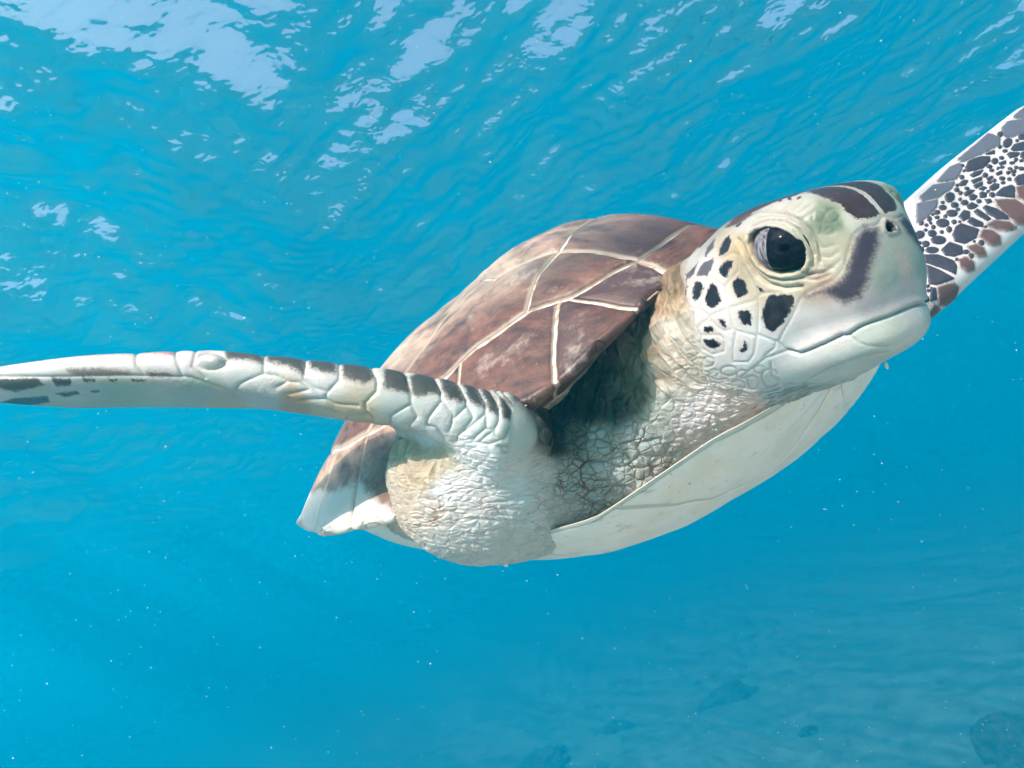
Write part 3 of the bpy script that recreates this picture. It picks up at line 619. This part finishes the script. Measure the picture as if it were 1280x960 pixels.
colr[up_side] = lin(86, 82, 84)
ih = np.nonzero(Whead > .001)[0]; S = g22(shepard(PXh[ih], AH)); k = Whead[ih][:, None]
colr[ih] = colr[ih]*(1-k)+S*k; wr[ih] *= 1-k; dirt[ih] *= 1-k[:, 0]
k = (Wl*(1-Whead))[:, None]; colr = colr*(1-k)+np.array(lin(228, 222, 222))*k; wr *= 1-k; dirt *= 1-k[:, 0]
wr[isR & (tR > .05)] *= .3
lum = colr.mean(1, keepdims=True); kl = np.clip((lum-.25)/.35, 0, 1)*.35
colr = (colr*(1-kl)+lum*np.array([1.02, .98, 1.0])*kl)*.76
# ---- eyes
def surf_hit(px, py):
    y = np.linspace(.28, .42, 1400); P = np.stack([unproj(px, py, t) for t in y]); f = body_f(P); return P[np.argmax(f < 0)]
ES = surf_hit(973, 314); EN = grad(body_f, ES[None])[0]; EN /= np.linalg.norm(EN)
ER = .0172; EC = ES-EN*.0126
EQ = to_head(EC[None])[0]
for i_ in np.nonzero(eye_in > 0)[0:1]: pass
NVm = np.where((qh[:, 1] < 0)[:, None], NV, NV)
hn = -(EN@HF), EN@HR, EN@HU
enw = np.where((qh[:, 1] >= 0)[:, None], EN, from_head(np.array([[hn[0], -hn[1], hn[2]]]))-P0)
V = V+NV*disp[:, None]-enw*(eye_in*.019)[:, None]
ROOT = np.array([SC[0], SC[1], float(from_shell([[.1, 0, -.172]])[0, 2])])
turtle = put(bpy.data.objects.new('sea_turtle', None)); turtle.matrix_world = TILT @ Matrix.Translation(Vector(ROOT)); turtle.empty_display_size = .1
tag(turtle, 'young sea turtle swimming with spread flippers under the bright water surface', 'sea turtle')
# ---- skin material
m = N('turtle_skin'); co = m.coord()
na = nrm(np.array([.095, .51, -.018])-np.array([.137, .415, -.004])); nb = nrm(np.cross(na, [0, 0, 1.])); nc_ = np.cross(na, nb)
sepw = m.node('ShaderNodeSeparateColor', {0: m.attr('wrinkle', 'Color')})
wN, wC, wS = sepw.outputs[0], sepw.outputs[1], sepw.outputs[2]; wT = m.attr('throat')
wob = m.node('ShaderNodeVectorMath', {0: m.node('ShaderNodeTexNoise', {'Vector': co, 'Scale': 60., 'Detail': 2.}).outputs['Color'], 1: (.008, .008, .008)}, operation='MULTIPLY').outputs[0]
cw = m.node('ShaderNodeVectorMath', {0: co, 1: wob}, operation='ADD').outputs[0]
vN = m.voro(m.frame(cw, (na, nb, nc_), (98, 24, 26)), 1.)
vN2 = m.voro(m.frame(cw, (na, nb, nc_), (240, 90, 90)), 1.)
vC = m.voro(cw, 150.); vC2 = m.voro(m.frame(cw, ((1, 0, 0), (0, 1, 0), (0, 0, 1)), (60, 60, 95)), 1.)
iu = (ST, 0, CT); ir = (CT, 0, -ST)
vS = m.voro(m.frame(cw, (iu, ir, (0, 1, 0)), (300, 130, 130)), 1.)
vS2 = m.voro(m.frame(cw, (iu, ir, (0, 1, 0)), (140, 50, 80)), 1.)
vT = m.voro(m.frame(cw, (HU+.35*HR, HF, HR), (330, 60, 150)), 1.)
rel = lambda v, w: m.ramp(v, 0, w)
hN = m.math('ADD', m.math('MULTIPLY', rel(vN, .45), .0060), m.math('MULTIPLY', rel(vN2, .3), .0008))
hC = m.math('ADD', m.math('MULTIPLY', rel(vC, .16), .0009), m.math('MULTIPLY', rel(vC2, .25), .0013))
hS = m.math('ADD', m.math('MULTIPLY', rel(vS, .3), .0007), m.math('MULTIPLY', rel(vS2, .3), .0006))
hT = m.math('MULTIPLY', rel(vT, .3), .0016)
fine = m.noise(co, 900, 3, .6)
hh = m.math('MULTIPLY', hN, wN)
for h_, w_ in ((hC, wC), (hS, wS), (hT, wT)): hh = m.math('MULTIPLY_ADD', h_, w_, hh)
hh = m.math('MULTIPLY_ADD', m.math('ADD', fine, m.noise(co, 320, 3, .6)), .00022, hh)
dsp = m.node('ShaderNodeDisplacement', {'Height': hh, 'Midlevel': 0., 'Scale': 1.}); m.link(dsp.outputs[0], m.out.inputs['Displacement'])
m.m.displacement_method = 'BOTH'
base = m.attr('skin', 'Color')
mott = m.noise(co, 130, 6, .7)
base = m.mix(m.ramp(m.noise(co, 38, 4, .6), .40, .70, 0, .35), base, m.mix(1., base, (.92, .80, .74), 'MULTIPLY'))
base = m.mix(m.ramp(mott, .35, .75, 0, .38), base, m.mix(1., base, (.80, .70, .62), 'MULTIPLY'))
# brown lines between scales; cracks also painted darker as shade in the folds
crN = m.math('MULTIPLY', m.ramp(vN, 0, .20, 1, 0), wN); crC = m.math('MULTIPLY', m.ramp(vC, 0, .07, 1, 0), wC); crC2 = m.math('MULTIPLY', m.ramp(vC2, 0, .07, 1, 0), wC)
crS = m.math('MULTIPLY', m.math('MULTIPLY', m.ramp(vS2, 0, .06, 1, 0), wS), .7); crT = m.math('MULTIPLY', m.math('MULTIPLY', m.ramp(vT, 0, .10, 1, 0), wT), .7)
cr = m.math('MAXIMUM', m.math('MAXIMUM', m.math('MULTIPLY', crN, .85), m.math('MAXIMUM', crC, crC2)), m.math('MAXIMUM', crS, crT))
big = m.ramp(m.noise(co, 45, 4, .6), .38, .66)
cr = m.math('MULTIPLY', m.math('MULTIPLY', cr, m.math('MULTIPLY_ADD', m.attr('dirt'), .95, .25)), m.math('MULTIPLY_ADD', big, .8, .45), clamp=True)
base = m.mix(cr, base, (.34, .21, .12), 'MULTIPLY')
dirt_f = m.math('MULTIPLY', m.ramp(m.noise(co, 70, 6, .7), .60, .72), m.math('MULTIPLY', m.attr('dirt'), .55))
base = m.mix(dirt_f, base, (.22, .12, .05))
# seams between scales
sm_ = m.attr('seam'); base = m.mix(m.math('MULTIPLY', m.ramp(sm_, .0001, .0006, 1, 0), .45), base, (.30, .25, .23))
# dark markings with frayed borders
bl = m.attr('mark'); sf = m.attr('soft'); nz = m.math('SUBTRACT', m.math('ADD', m.math('MULTIPLY', m.noise(co, 700, 5, .8), .7), m.math('MULTIPLY', m.noise(co, 260, 3, .6), .3)), .5)
bd = m.math('ADD', bl, m.math('MULTIPLY', m.math('MULTIPLY', nz, m.math('MINIMUM', sf, .0016)), 6.5))
fac = m.math('SUBTRACT', .5, m.math('DIVIDE', bd, m.math('MULTIPLY', sf, 1.0)), clamp=True)
fac = m.ramp(fac, 0, 1)
dk = m.mix(m.ramp(m.noise(co, 160, 4, .7), .4, .7, 0, .22), m.attr('dark', 'Color'), (.10, .075, .085))
halo = m.math('MULTIPLY', m.ramp(bl, 0, .0035, 1, 0), .28)
base = m.mix(halo, base, (.50, .39, .34))
base = m.mix(fac, base, dk)
rg = m.math('MULTIPLY_ADD', m.noise(co, 300, 3, .6), .25, .30)
m.surf(**{'Base Color': base, 'Roughness': rg, 'Specular IOR Level': .35, 'Subsurface Weight': .08, 'Subsurface Radius': (.006, .004, .003), 'Subsurface Scale': .5})
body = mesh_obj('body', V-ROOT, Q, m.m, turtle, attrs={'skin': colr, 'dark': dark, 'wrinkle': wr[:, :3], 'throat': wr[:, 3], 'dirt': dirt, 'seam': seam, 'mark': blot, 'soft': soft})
# ---- eyeballs with a pupil each
def on_eye(px, py):
    d = nrm(unproj(px, py, 1.)); b = d@EC; return nrm(d*(b-math.sqrt(max(b*b-EC@EC+ER*ER, 1e-9)))-EC)
ID = nrm(on_eye(1000, 309)-on_eye(948, 315)); IT = float(on_eye(957, 312)@ID); PD = on_eye(981, 308)
m = N('eyeball'); co = m.coord()
def dotc(v): return m.node('ShaderNodeVectorMath', {0: m.node('ShaderNodeVectorMath', {0: co}, operation='NORMALIZE').outputs[0], 1: tuple(v)}, operation='DOT_PRODUCT').outputs['Value']
st = m.noise(m.frame(co, ((1, 0, 0), (0, 1, 0), (0, 0, 1)), (500, 500, 90)), 1., 4, .6)
white = m.mix(m.ramp(st, .3, .7), (.05, .045, .06), (.30, .27, .29))
iris = m.mix(m.ramp(m.noise(co, 400, 3, .6), .4, .7), (.006, .007, .012), (.016, .015, .022))
eye_c = m.mix(m.ramp(m.math('MULTIPLY_ADD', m.noise(co, 160, 2, .5), .06, dotc(ID)), IT+.015, IT+.045), white, iris)
m.surf(**{'Base Color': eye_c, 'Roughness': .10, 'Specular IOR Level': .03})
mp = N('pupil'); mp.surf(**{'Base Color': (.002, .002, .003, 1), 'Roughness': .08, 'Specular IOR Level': .03})
def sphere(r, nu=64, nvv=40):
    th = np.linspace(0, np.pi, nvv); ph = np.linspace(0, 2*np.pi, nu, endpoint=False)
    T, P_ = np.meshgrid(th, ph, indexing='ij'); Vs = np.stack([r*np.sin(T)*np.cos(P_), r*np.sin(T)*np.sin(P_), r*np.cos(T)], -1).reshape(-1, 3)
    i = np.arange(nvv-1)[:, None]; j = np.arange(nu)[None]; return Vs, np.stack([i*nu+j, (i+1)*nu+j, (i+1)*nu+(j+1) % nu, i*nu+(j+1) % nu], -1).reshape(-1, 4)
def cap_mesh(r, d, ang, nr=8, nu=32):
    a = nrm(np.cross(d, [.3, .2, .9])); b = np.cross(d, a); t = np.linspace(0, ang, nr); u = np.linspace(0, 2*np.pi, nu, endpoint=False)
    T, U = np.meshgrid(t, u, indexing='ij'); w = np.linspace(1, .985, nr)[:, None]
    Vs = (r*w)[..., None]*(np.cos(T)[..., None]*d+np.sin(T)[..., None]*(np.cos(U)[..., None]*a+np.sin(U)[..., None]*b))
    i = np.arange(nr-1)[:, None]; j = np.arange(nu)[None]; return Vs.reshape(-1, 3), np.stack([i*nu+j, (i+1)*nu+j, (i+1)*nu+(j+1) % nu, i*nu+(j+1) % nu], -1).reshape(-1, 4)
EV = nrm(HU+.25*HF); EV = nrm(EV-(EV@EN)*EN)
MIR = np.eye(3)-2*np.outer(HR, HR)
for sgn in (1, -1):
    Vs, Fs = sphere(ER); c_ = EC; Vp, Fp = cap_mesh(ER*1.006, PD, .30); Vs = Vs-.20*np.outer(Vs@EV, EV); Vp = Vp-.20*np.outer(Vp@EV, EV)
    if sgn < 0: c_ = from_head(np.array([[EQ[0], -EQ[1], EQ[2]]]))[0]; Vs = Vs@MIR; Vp = Vp@MIR; Fs = Fs[:, ::-1]; Fp = Fp[:, ::-1]
    mm = m.m
    if sgn < 0: mm = mm.copy(); [setattr(n.inputs[1], 'default_value', tuple(MIR@np.array(ID))) for n in mm.node_tree.nodes if n.type == 'VECT_MATH' and n.operation == 'DOT_PRODUCT' and abs(n.inputs[1].default_value[0]-ID[0]) < 1e-4]
    e = mesh_obj('eye', Vs, Fs, mm, turtle); e.location = Vector(c_-ROOT)
    mesh_obj('pupil', Vp, Fp, mp.m, e)
# ------------------------------------------------------------------ carapace with scutes
RS_T = [0, .2, .39, .49, .68, .79, 1.0, 1.2, 1.42, 1.8, 2.3, 3.1416]; RS_R = [.925, .92, .868, .795, .772, .785, .79, .805, .83, .84, .84, .83]
def rs(t): return np.interp(np.abs(t), RS_T, RS_R)
def plan(rho, t): R = rho*rad(t); return np.stack([R*np.cos(t), R*np.sin(t)], -1)
def shell_pt(fr, lift=0.):                     # dome point lifted along its normal
    f, r = fr[..., 0], fr[..., 1]; e = .002
    P = np.stack([f, r, dome(f, r)], -1)
    gx = (dome(f+e, r)-dome(f-e, r))/(2*e); gy = (dome(f, r+e)-dome(f, r-e))/(2*e)
    g = np.hypot(gx, gy); k = np.minimum(1, 1.6/np.maximum(g, 1e-6)); n = np.stack([-gx*k, -gy*k, np.ones_like(gx)], -1); n /= np.linalg.norm(n, axis=-1, keepdims=True)
    return P+n*(np.asarray(lift)[..., None] if np.ndim(lift) else lift)
TH = .003
def carapace_profile(T, v):                    # v in 0..1 over the top, 1..2 rim, 2..3 underside
    rho = np.where(v <= 1, v, np.where(v <= 2, 1+0*v, 1-.30*(v-2)))
    fr = plan(rho, T)
    top = np.stack([fr[..., 0], fr[..., 1], dome(fr[..., 0], fr[..., 1])], -1)
    rim = np.clip(v-1, 0, 1); und = np.clip(v-2, 0, 1)
    out = .003*np.sin(np.pi*rim)
    dirx = np.stack([np.cos(T), np.sin(T)], -1)
    mu = margin_u(T)
    z = np.where(v <= 1, top[..., 2], mu-TH*rim-und*.022*np.sin(und*1.2))
    xy = fr+dirx*(out*(v > 1))[..., None]
    return np.concatenate([xy, z[..., None]], -1)
m = N('seam_horn'); co = m.coord()
m.surf(**{'Base Color': m.mix(m.ramp(m.noise(co, 70, 6, .7), .42, .62), (.72, .63, .53), (.34, .22, .15)), 'Roughness': .5, 'Specular IOR Level': .3})
nth = 360; vv = np.concatenate([np.linspace(0, 1, 46), np.linspace(1, 2, 7)[1:], np.linspace(2, 3, 12)[1:]]); nr = len(vv)
T, U = np.meshgrid(np.linspace(-np.pi, np.pi, nth, endpoint=False), vv, indexing='ij')
P = from_shell(carapace_profile(T, U).reshape(-1, 3))
i = np.arange(nth)[:, None]; j = np.arange(nr-1)[None]; qq = lambda a, b: (a % nth)*nr+b
FQ = np.stack([qq(i, j), qq(i, j+1), qq(i+1, j+1), qq(i+1, j)], -1).reshape(-1, 4)
carapace = mesh_obj('carapace', P-ROOT, FQ, m.m, turtle)
def scute_material():
    m = N('scute_horn'); co = m.coord(); sv = m.attr('streak', 'Color'); rd = m.attr('rim'); top = m.attr('pale'); wh = m.attr('white'); rnd = m.attr('tone')
    s1 = m.noise(sv, 1., 6, .68); s2 = m.noise(co, 60, 6, .7); s3 = m.noise(co, 14, 4, .6); s4 = m.noise(co, 420, 4, .7)
    c = m.mix(m.ramp(s1, .30, .70), (.034, .013, .012), (.165, .060, .038))
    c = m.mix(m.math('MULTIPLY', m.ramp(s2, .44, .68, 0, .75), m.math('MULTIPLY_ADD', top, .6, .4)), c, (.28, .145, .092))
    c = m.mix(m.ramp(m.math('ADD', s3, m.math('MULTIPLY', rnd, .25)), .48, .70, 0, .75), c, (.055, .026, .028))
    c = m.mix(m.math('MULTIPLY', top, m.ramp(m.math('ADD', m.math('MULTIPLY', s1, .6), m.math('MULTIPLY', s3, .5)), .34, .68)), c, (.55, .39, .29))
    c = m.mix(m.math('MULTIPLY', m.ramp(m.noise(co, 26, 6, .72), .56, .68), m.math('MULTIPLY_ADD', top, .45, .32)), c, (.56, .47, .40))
    c = m.mix(m.ramp(s4, .62, .74, 0, .5), c, (.55, .46, .40))
    c = m.mix(m.ramp(rd, .95, 1.0, 0, .75), c, (.56, .45, .36))
    c = m.mix(m.ramp(m.math('ADD', wh, m.math('MULTIPLY', m.math('SUBTRACT', s2, .5), .7)), .35, .65), c, (.68, .60, .54))
    h = m.math('ADD', m.math('MULTIPLY', s1, .0006), m.math('MULTIPLY', s4, .0003))
    bp = m.node('ShaderNodeBump', {'Height': h, 'Strength': .9, 'Distance': 1.})
    m.surf(**{'Base Color': c, 'Roughness': m.math('MULTIPLY_ADD', s2, .3, .28), 'Specular IOR Level': .4, 'Normal': bp.outputs[0]})
    return m.m
SM = scute_material()
def resample(pts, n):
    pts = np.asarray(pts, float); c = np.vstack([pts, pts[:1]]); L = np.r_[0, np.cumsum(np.linalg.norm(np.diff(c, axis=0), axis=1))]
    h = L[-1]/n; out = []
    for a, b in zip(L[:-1], L[1:]):
        k = max(int(round((b-a)/h)), 1)
        out += list(a+(b-a)*np.arange(k)/k)
    s = np.array(out); return np.stack([np.interp(s, L, c[:, k]) for k in (0, 1)], -1)
def inset(B, d):
    e = np.roll(B, -1, 0)-B; e /= np.linalg.norm(e, axis=1, keepdims=True)+1e-12; t = e+np.roll(e, 1, 0); t /= np.linalg.norm(t, axis=1, keepdims=True)+1e-9; n = np.stack([-t[:, 1], t[:, 0]], -1)
    area = (B[:, 0]*np.roll(B[:, 1], -1)-np.roll(B[:, 0], -1)*B[:, 1]).sum()
    return B+n*d*(1 if area > 0 else -1)
RINGS = np.array([0, .12, .25, .38, .5, .62, .72, .81, .88, .93, .965, .985, 1., 1.])
def scute(poly, mapf, parent, mat, name='scute', ins=.0008, lift=.0020, nb=120, tone=0., white=None, pale=None, nrings=RINGS, wav=.00032):
    B = resample(poly, nb); u_ = B*np.array([1., 1.]); B = B+wav*np.stack([1.3*np.sin(u_[:, 1]*170+1)+.6*np.sin(u_[:, 0]*610+u_[:, 1]*300), 1.3*np.sin(u_[:, 0]*150+2)+.6*np.sin(u_[:, 1]*570-u_[:, 0]*340)], -1)
    B = inset(B, ins); c = B.mean(0); K = len(B)
    area = (B[:, 0]*np.roll(B[:, 1], -1)-np.roll(B[:, 0], -1)*B[:, 1]).sum()
    if area < 0: B = B[::-1]
    Rg = nrings; P = c+(B-c)[None]*Rg[:, None, None]
    dd = 1-Rg; size = np.linalg.norm(B-c, axis=1).mean()
    prof = 1-np.clip(1-(dd*size/.004), 0, 1)**2.2
    prof[-1] = -.6
    lf = (lift*prof)[:, None]+np.zeros((1, K))+(.0016*(1-Rg**3))[:, None]
    W = mapf(P, lf)
    ang = np.arctan2(B[:, 1]-c[1], B[:, 0]-c[0]); a0 = c+np.array([-.11, .03])
    d = P-a0; pa = np.arctan2(d[..., 1], d[..., 0]); pr = np.linalg.norm(d, axis=-1)
    o = tone*17
    streak = np.stack([np.cos(pa)*9+o, np.sin(pa)*9+o, pr*34], -1)
    i = np.arange(len(Rg)-1)[:, None]; j = np.arange(K)[None]
    F = np.stack([i*K+j, (i+1)*K+j, (i+1)*K+(j+1) % K, i*K+(j+1) % K], -1).reshape(-1, 4)
    at = {'streak': streak.reshape(-1, 3), 'rim': np.repeat(Rg, K), 'tone': np.full(W.reshape(-1, 3).shape[0], tone)}
    at['white'] = (white(P) if white else np.zeros(P.shape[:2])).ravel(); at['pale'] = (pale(P) if pale else np.zeros(P.shape[:2])).ravel()
    return mesh_obj(name, from_shell(W.reshape(-1, 3))-ROOT, F, mat, parent, attrs=at)
def map_dome(P, lf): return shell_pt(P, lf)
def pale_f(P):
    z = dome(P[..., 0], P[..., 1]); return np.clip((z-.012)/.05, 0, 1)*np.clip((.27-P[..., 0])/.12, 0, 1)+.75*np.clip((.13-P[..., 0])/.12, 0, 1)*np.clip((z+.02)/.05, 0, 1)  # paler toward ridge and rear: algae, dust, and sunlight put into the colour
Ssub = lambda a, b, n=14: plan(rs(np.linspace(a, b, n)), np.linspace(a, b, n)).tolist()
flipy = lambda p: [(x, -y) for x, y in p]
def sym(right): return right+[(x, -y) for x, y in right[::-1] if abs(y) > 1e-9]
VERT = [sym(Ssub(0, .2, 5)+[(.198, .056), (.186, .03)]), sym([(.186, .03), (.196, .056), (.135, .075), (.085, .058), (.072, .03)]), sym([(.072, .03), (.085, .058), (.02, .075), (-.03, .058), (-.042, .03)]),
 sym([(-.042, .03), (-.03, .058), (-.09, .07), (-.14, .052), (-.15, .03)]), sym([(-.15, .03), (-.14, .052)]+Ssub(2.35, 3.1415, 8))]
COST = [Ssub(.2, .493)+[(.192, .079), (.198, .056)], [(.196, .056), (.192, .079)]+Ssub(.493, 1.19, 24)+[(.085, .058), (.135, .075)], [(.085, .058)]+Ssub(1.19, 1.72)+[(-.03, .058), (.02, .075)], [(-.03, .058)]+Ssub(1.72, 2.35)+[(-.14, .052), (-.09, .07)]]
tones = iter(np.random.default_rng(4).uniform(-1, 1, 80))
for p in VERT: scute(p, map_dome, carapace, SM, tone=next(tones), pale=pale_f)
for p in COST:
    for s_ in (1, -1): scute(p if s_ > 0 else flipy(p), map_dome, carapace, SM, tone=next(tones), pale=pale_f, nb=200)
MB = [(.2, .19), (.388, .31), (.41, .525), (.745, .80), (.98, .99), (1.19, 1.15), (1.42, 1.35), (1.68, 1.66), (1.95, 1.95), (2.25, 2.25), (2.55, 2.55), (2.85, 2.85), (3.1415, 3.1415)]
SV = np.array([0, .05, .058, .128])
def sv(s): return np.interp(s, SV, [0, 1, 2, 3])
def vs_(v): return float(np.interp(v, [0, 1, 2, 3], SV))
def marg_map(flip):
    def f(P, lf):                              # P holds (theta-like, v) coordinates of the margin strip
        t, v = P[..., 0]/.25, sv(P[..., 1])
        e = .004
        t = t*flip
        vv_ = np.where(v < 1, rs(t)+(1-rs(t))*v, v)
        A = carapace_profile(t, vv_); dt = carapace_profile(t+e, vv_)-carapace_profile(t-e, vv_); dv = carapace_profile(t, vv_+.01)-carapace_profile(t, np.maximum(vv_-.01, 0))
        n = np.cross(dv, dt); n /= np.linalg.norm(n, axis=-1, keepdims=True)+1e-12
        sg = np.sign((n*np.stack([np.cos(t)*.5, np.sin(t)*.5, np.where(vv_ < 1.5, .8, -.8)], -1)).sum(-1))[..., None]
        return A+n*sg*lf[..., None]
    return f
def white_m(P):
    t, v = np.abs(P[..., 0])/.25, sv(P[..., 1])
    lim = np.interp(t, [.3, .6, .9, 1.15, 1.45, 2.2, 3.1], [3.5, 3.2, 1.3, .62, .62, .8, .9]); return .5+(v-lim)*2.2
def pale_m(P):
    t, v = np.abs(P[..., 0])/.25, sv(P[..., 1]); return np.clip((t-.7)/.5, 0, 1)*.8
def marg_poly(a, b, sgn):
    v0, v1 = 0., 2.4; vr = [0, .25, .5, .75, 1., 1.5, 2., 2.4]
    tt = lambda k, v: k[0]+(k[1]-k[0])*min(v, 1.)
    L = [(tt(a, v)*.25, vs_(v)) for v in vr]; R_ = [(tt(b, v)*.25, vs_(v)) for v in vr[::-1]]
    return L+R_
tn = iter(np.random.default_rng(8).uniform(-1, 1, 40))
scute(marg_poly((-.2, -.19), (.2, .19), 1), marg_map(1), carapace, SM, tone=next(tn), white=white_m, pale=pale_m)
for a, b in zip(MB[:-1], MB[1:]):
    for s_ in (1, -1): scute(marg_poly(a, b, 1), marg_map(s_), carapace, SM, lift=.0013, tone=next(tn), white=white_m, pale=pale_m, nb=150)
# ------------------------------------------------------------------ plastron with plates
m = N('plastron_seam'); m.surf(**{'Base Color': (.60, .52, .43, 1), 'Roughness': .6})
nthp = 220; rr = np.concatenate([np.linspace(0, 1, 40), [1.0, .97, .93]]); 
T, U = np.meshgrid(np.linspace(-np.pi, np.pi, nthp, endpoint=False), rr, indexing='ij')
R = plas_out(T)*U; Zp = bowl(U, T); Zp[:, -3] += .0005; Zp[:, -2] += .0015; Zp[:, -1] += .001
P = from_shell(np.stack([R*np.cos(T), R*np.sin(T), Zp], -1).reshape(-1, 3)); nr = len(rr)
i = np.arange(nthp)[:, None]; j = np.arange(nr-1)[None]; qq = lambda a, b: (a % nthp)*nr+b
FQ = np.stack([qq(i, j), qq(i+1, j), qq(i+1, j+1), qq(i, j+1)], -1).reshape(-1, 4)
plastron = mesh_obj('plastron', P-ROOT, FQ, m.m, turtle)
m = N('plastron_plate'); co = m.coord()
c = m.mix(m.ramp(m.noise(co, 30, 5, .6), .4, .65), (.88, .75, .67), (.80, .67, .54))
c = m.mix(m.math('MULTIPLY', m.ramp(m.noise(m.frame(co, ((1, 0, 0), (0, 1, 0), (0, 0, 1)), (40, 40, 90)), 1., 6, .7), .56, .72), .6), c, (.34, .22, .11))
c = m.mix(m.ramp(m.noise(co, 190, 4, .6), .66, .74, 0, .6), c, (.20, .11, .06))
c = m.mix(m.ramp(m.attr('rim'), .985, 1., 0, .55), c, (.22, .13, .07))
m.surf(**{'Base Color': c, 'Roughness': .38, 'Specular IOR Level': .4, 'Subsurface Weight': .1, 'Subsurface Radius': (.006, .004, .003), 'Subsurface Scale': .5,
 'Normal': m.node('ShaderNodeBump', {'Height': m.noise(co, 120, 5, .6), 'Strength': .25, 'Distance': .002}).outputs[0]})
PM = m.m
def plas_map(P, lf):
    f, r = P[..., 0], P[..., 1]; t = np.arctan2(r, f); rho = np.clip(np.hypot(f, r)/plas_out(t), 0, 1.); A = np.stack([f, r, bowl(rho, t)], -1)
    n = np.stack([f*.6*rho**3, r*.6*rho**3, -np.ones_like(f)*.2], -1); n /= np.linalg.norm(n, axis=-1, keepdims=True); return A+n*lf[..., None]*.6
FB = [.30, .25, .165, .05, -.06, -.155]
def pl_edge(f0, f1, n=14):                    # right border of the bowl between two stations
    t = np.linspace(0, np.pi, 400); E = np.stack([plas_out(t)*np.cos(t), plas_out(t)*np.sin(t)], -1)*.992
    k = np.nonzero((E[:, 0] <= f0) & (E[:, 0] >= f1))[0]; return E[k][np.linspace(0, len(k)-1, n).astype(int)].tolist()
st_ = [.34]+FB[1:]+[-.26]
for a, b in zip(st_[:-1], st_[1:]):
    e = pl_edge(a, b)
    p = [(b+.0 if b > -.25 else e[-1][0], .0)] + ([(a, .0)] if a < .33 else [(e[0][0], 0.)]) + e
    for s_ in (1, -1): scute(p if s_ > 0 else flipy(p), plas_map, plastron, PM, name='plate', ins=.0004, lift=.0012, nb=160)
# a few small barnacles on the plastron rim
m = N('barnacle'); m.surf(**{'Base Color': (.75, .72, .68, 1), 'Roughness': .5})
for px, py, Yd, s_ in ((631, 702, .46, .0022), (1108, 457, .36, .0011)):
    Vs, Fs = sphere(1., 14, 9); c_ = unproj(px, py, Yd)-ROOT; Vs = Vs*np.array([s_*.8, s_*.8, s_*1.7])*(1+.18*np.sin(Vs[:, :1]*5+Vs[:, 1:2]*4)); mesh_obj('barnacle', Vs+c_, Fs, m.m, plastron)
# ------------------------------------------------------------------ rocks on the sea bed
m = N('overgrown_rock'); co = m.coord()
c = m.mix(m.ramp(m.noise(co, 9, 6, .65), .38, .65), (.05, .065, .05), (.13, .14, .10))
m.surf(**{'Base Color': c, 'Roughness': .95, 'Normal': m.node('ShaderNodeBump', {'Height': m.noise(co, 25, 5, .7), 'Strength': .8, 'Distance': .03}).outputs[0]})
def rock(px, py, w, h, seed, label):
    d = np.array(TILT.to_3x3() @ Vector(unproj(px, py, 1.))); Yd = -CAMZ/d[2]
    for _ in range(6): p = d*Yd; Yd *= (CAMZ-bed_z(np.array([p[0]]), np.array([p[1]]))[0])/(-p[2])
    p = d*Yd; z0 = float(bed_z(np.array([p[0]]), np.array([p[1]]))[0])
    Vs, Fs = sphere(1., 72, 44); r = np.random.default_rng(seed); k = np.ones(len(Vs))
    for f, a in ((1.6, .20), (3., .13), (6., .10), (12, .07), (22, .05), (40, .03)):
        for _ in range(4): w_ = r.normal(0, 1, 3)*f; k += a*.5*np.sin(Vs@w_+r.uniform(0, 6.28))
    Vs = Vs*k[:, None]*np.array([w/2, w/2*r.uniform(.7, 1.1), h]); Vs[:, 2] = np.maximum(Vs[:, 2], -.08)
    o = mesh_obj('rock', Vs, Fs, m.m); o.location = (p[0], p[1], z0); tag(o, label, 'rock', 'rocks lying on the sea floor')
rock(1268, 940, .8, .38, 1, 'large dark rock on the sea floor, the clearest of all the rocks')
rock(905, 876, 1.1, .26, 2, 'wide ragged rock lying flat on the sea floor, half veiled by blue water')
rock(1012, 917, .3, .15, 3, 'smallest dark stone, lying between the clearest rock and the wide ragged one')
rock(683, 952, .9, .2, 4, 'faint low rock veiled in blue, farthest from the large clear rock')
rock(772, 912, .6, .13, 5, 'small faint rock lying between the wide ragged rock and the farthest faint one')
# ------------------------------------------------------------------ drifting specks in the water
m = N('drifting_speck'); m.surf(**{'Base Color': (.85, .85, .82, 1), 'Roughness': .8})
bm = bmesh.new(); bmesh.ops.create_icosphere(bm, subdivisions=1, radius=1.); bm.verts.ensure_lookup_table()
iv = np.array([v.co[:] for v in bm.verts]); fi = np.array([[v.index for v in f.verts] for f in bm.faces]); bm.free()
r = np.random.default_rng(12); n = 1900; d = r.uniform(.5, 2.6, n); sx = r.uniform(-1.1, 1.1, n); sz = r.uniform(-.9, .9, n)
ctr = np.stack([sx*d*.85, d, sz*d*.85], -1); keep = body_f(ctr) > .02; ctr = ctr[keep]; sz_ = r.uniform(.0003, .0010, n)[keep]*(.4+.5*ctr[:, 1])
Vp = (ctr[:, None]+iv[None]*sz_[:, None, None]*r.uniform(.6, 1.4, (len(ctr), 1, 3))).reshape(-1, 3)
Vp = Vp@np.array(TILT.to_3x3()).T+np.array([0, 0, CAMZ])
Fp = (fi[None]+(np.arange(len(ctr))*len(iv))[:, None, None]).reshape(-1, 3)
tag(mesh_obj('drifting_specks', Vp, Fp, m.m), 'fine pale specks drifting in the water', 'particles', kind='stuff')
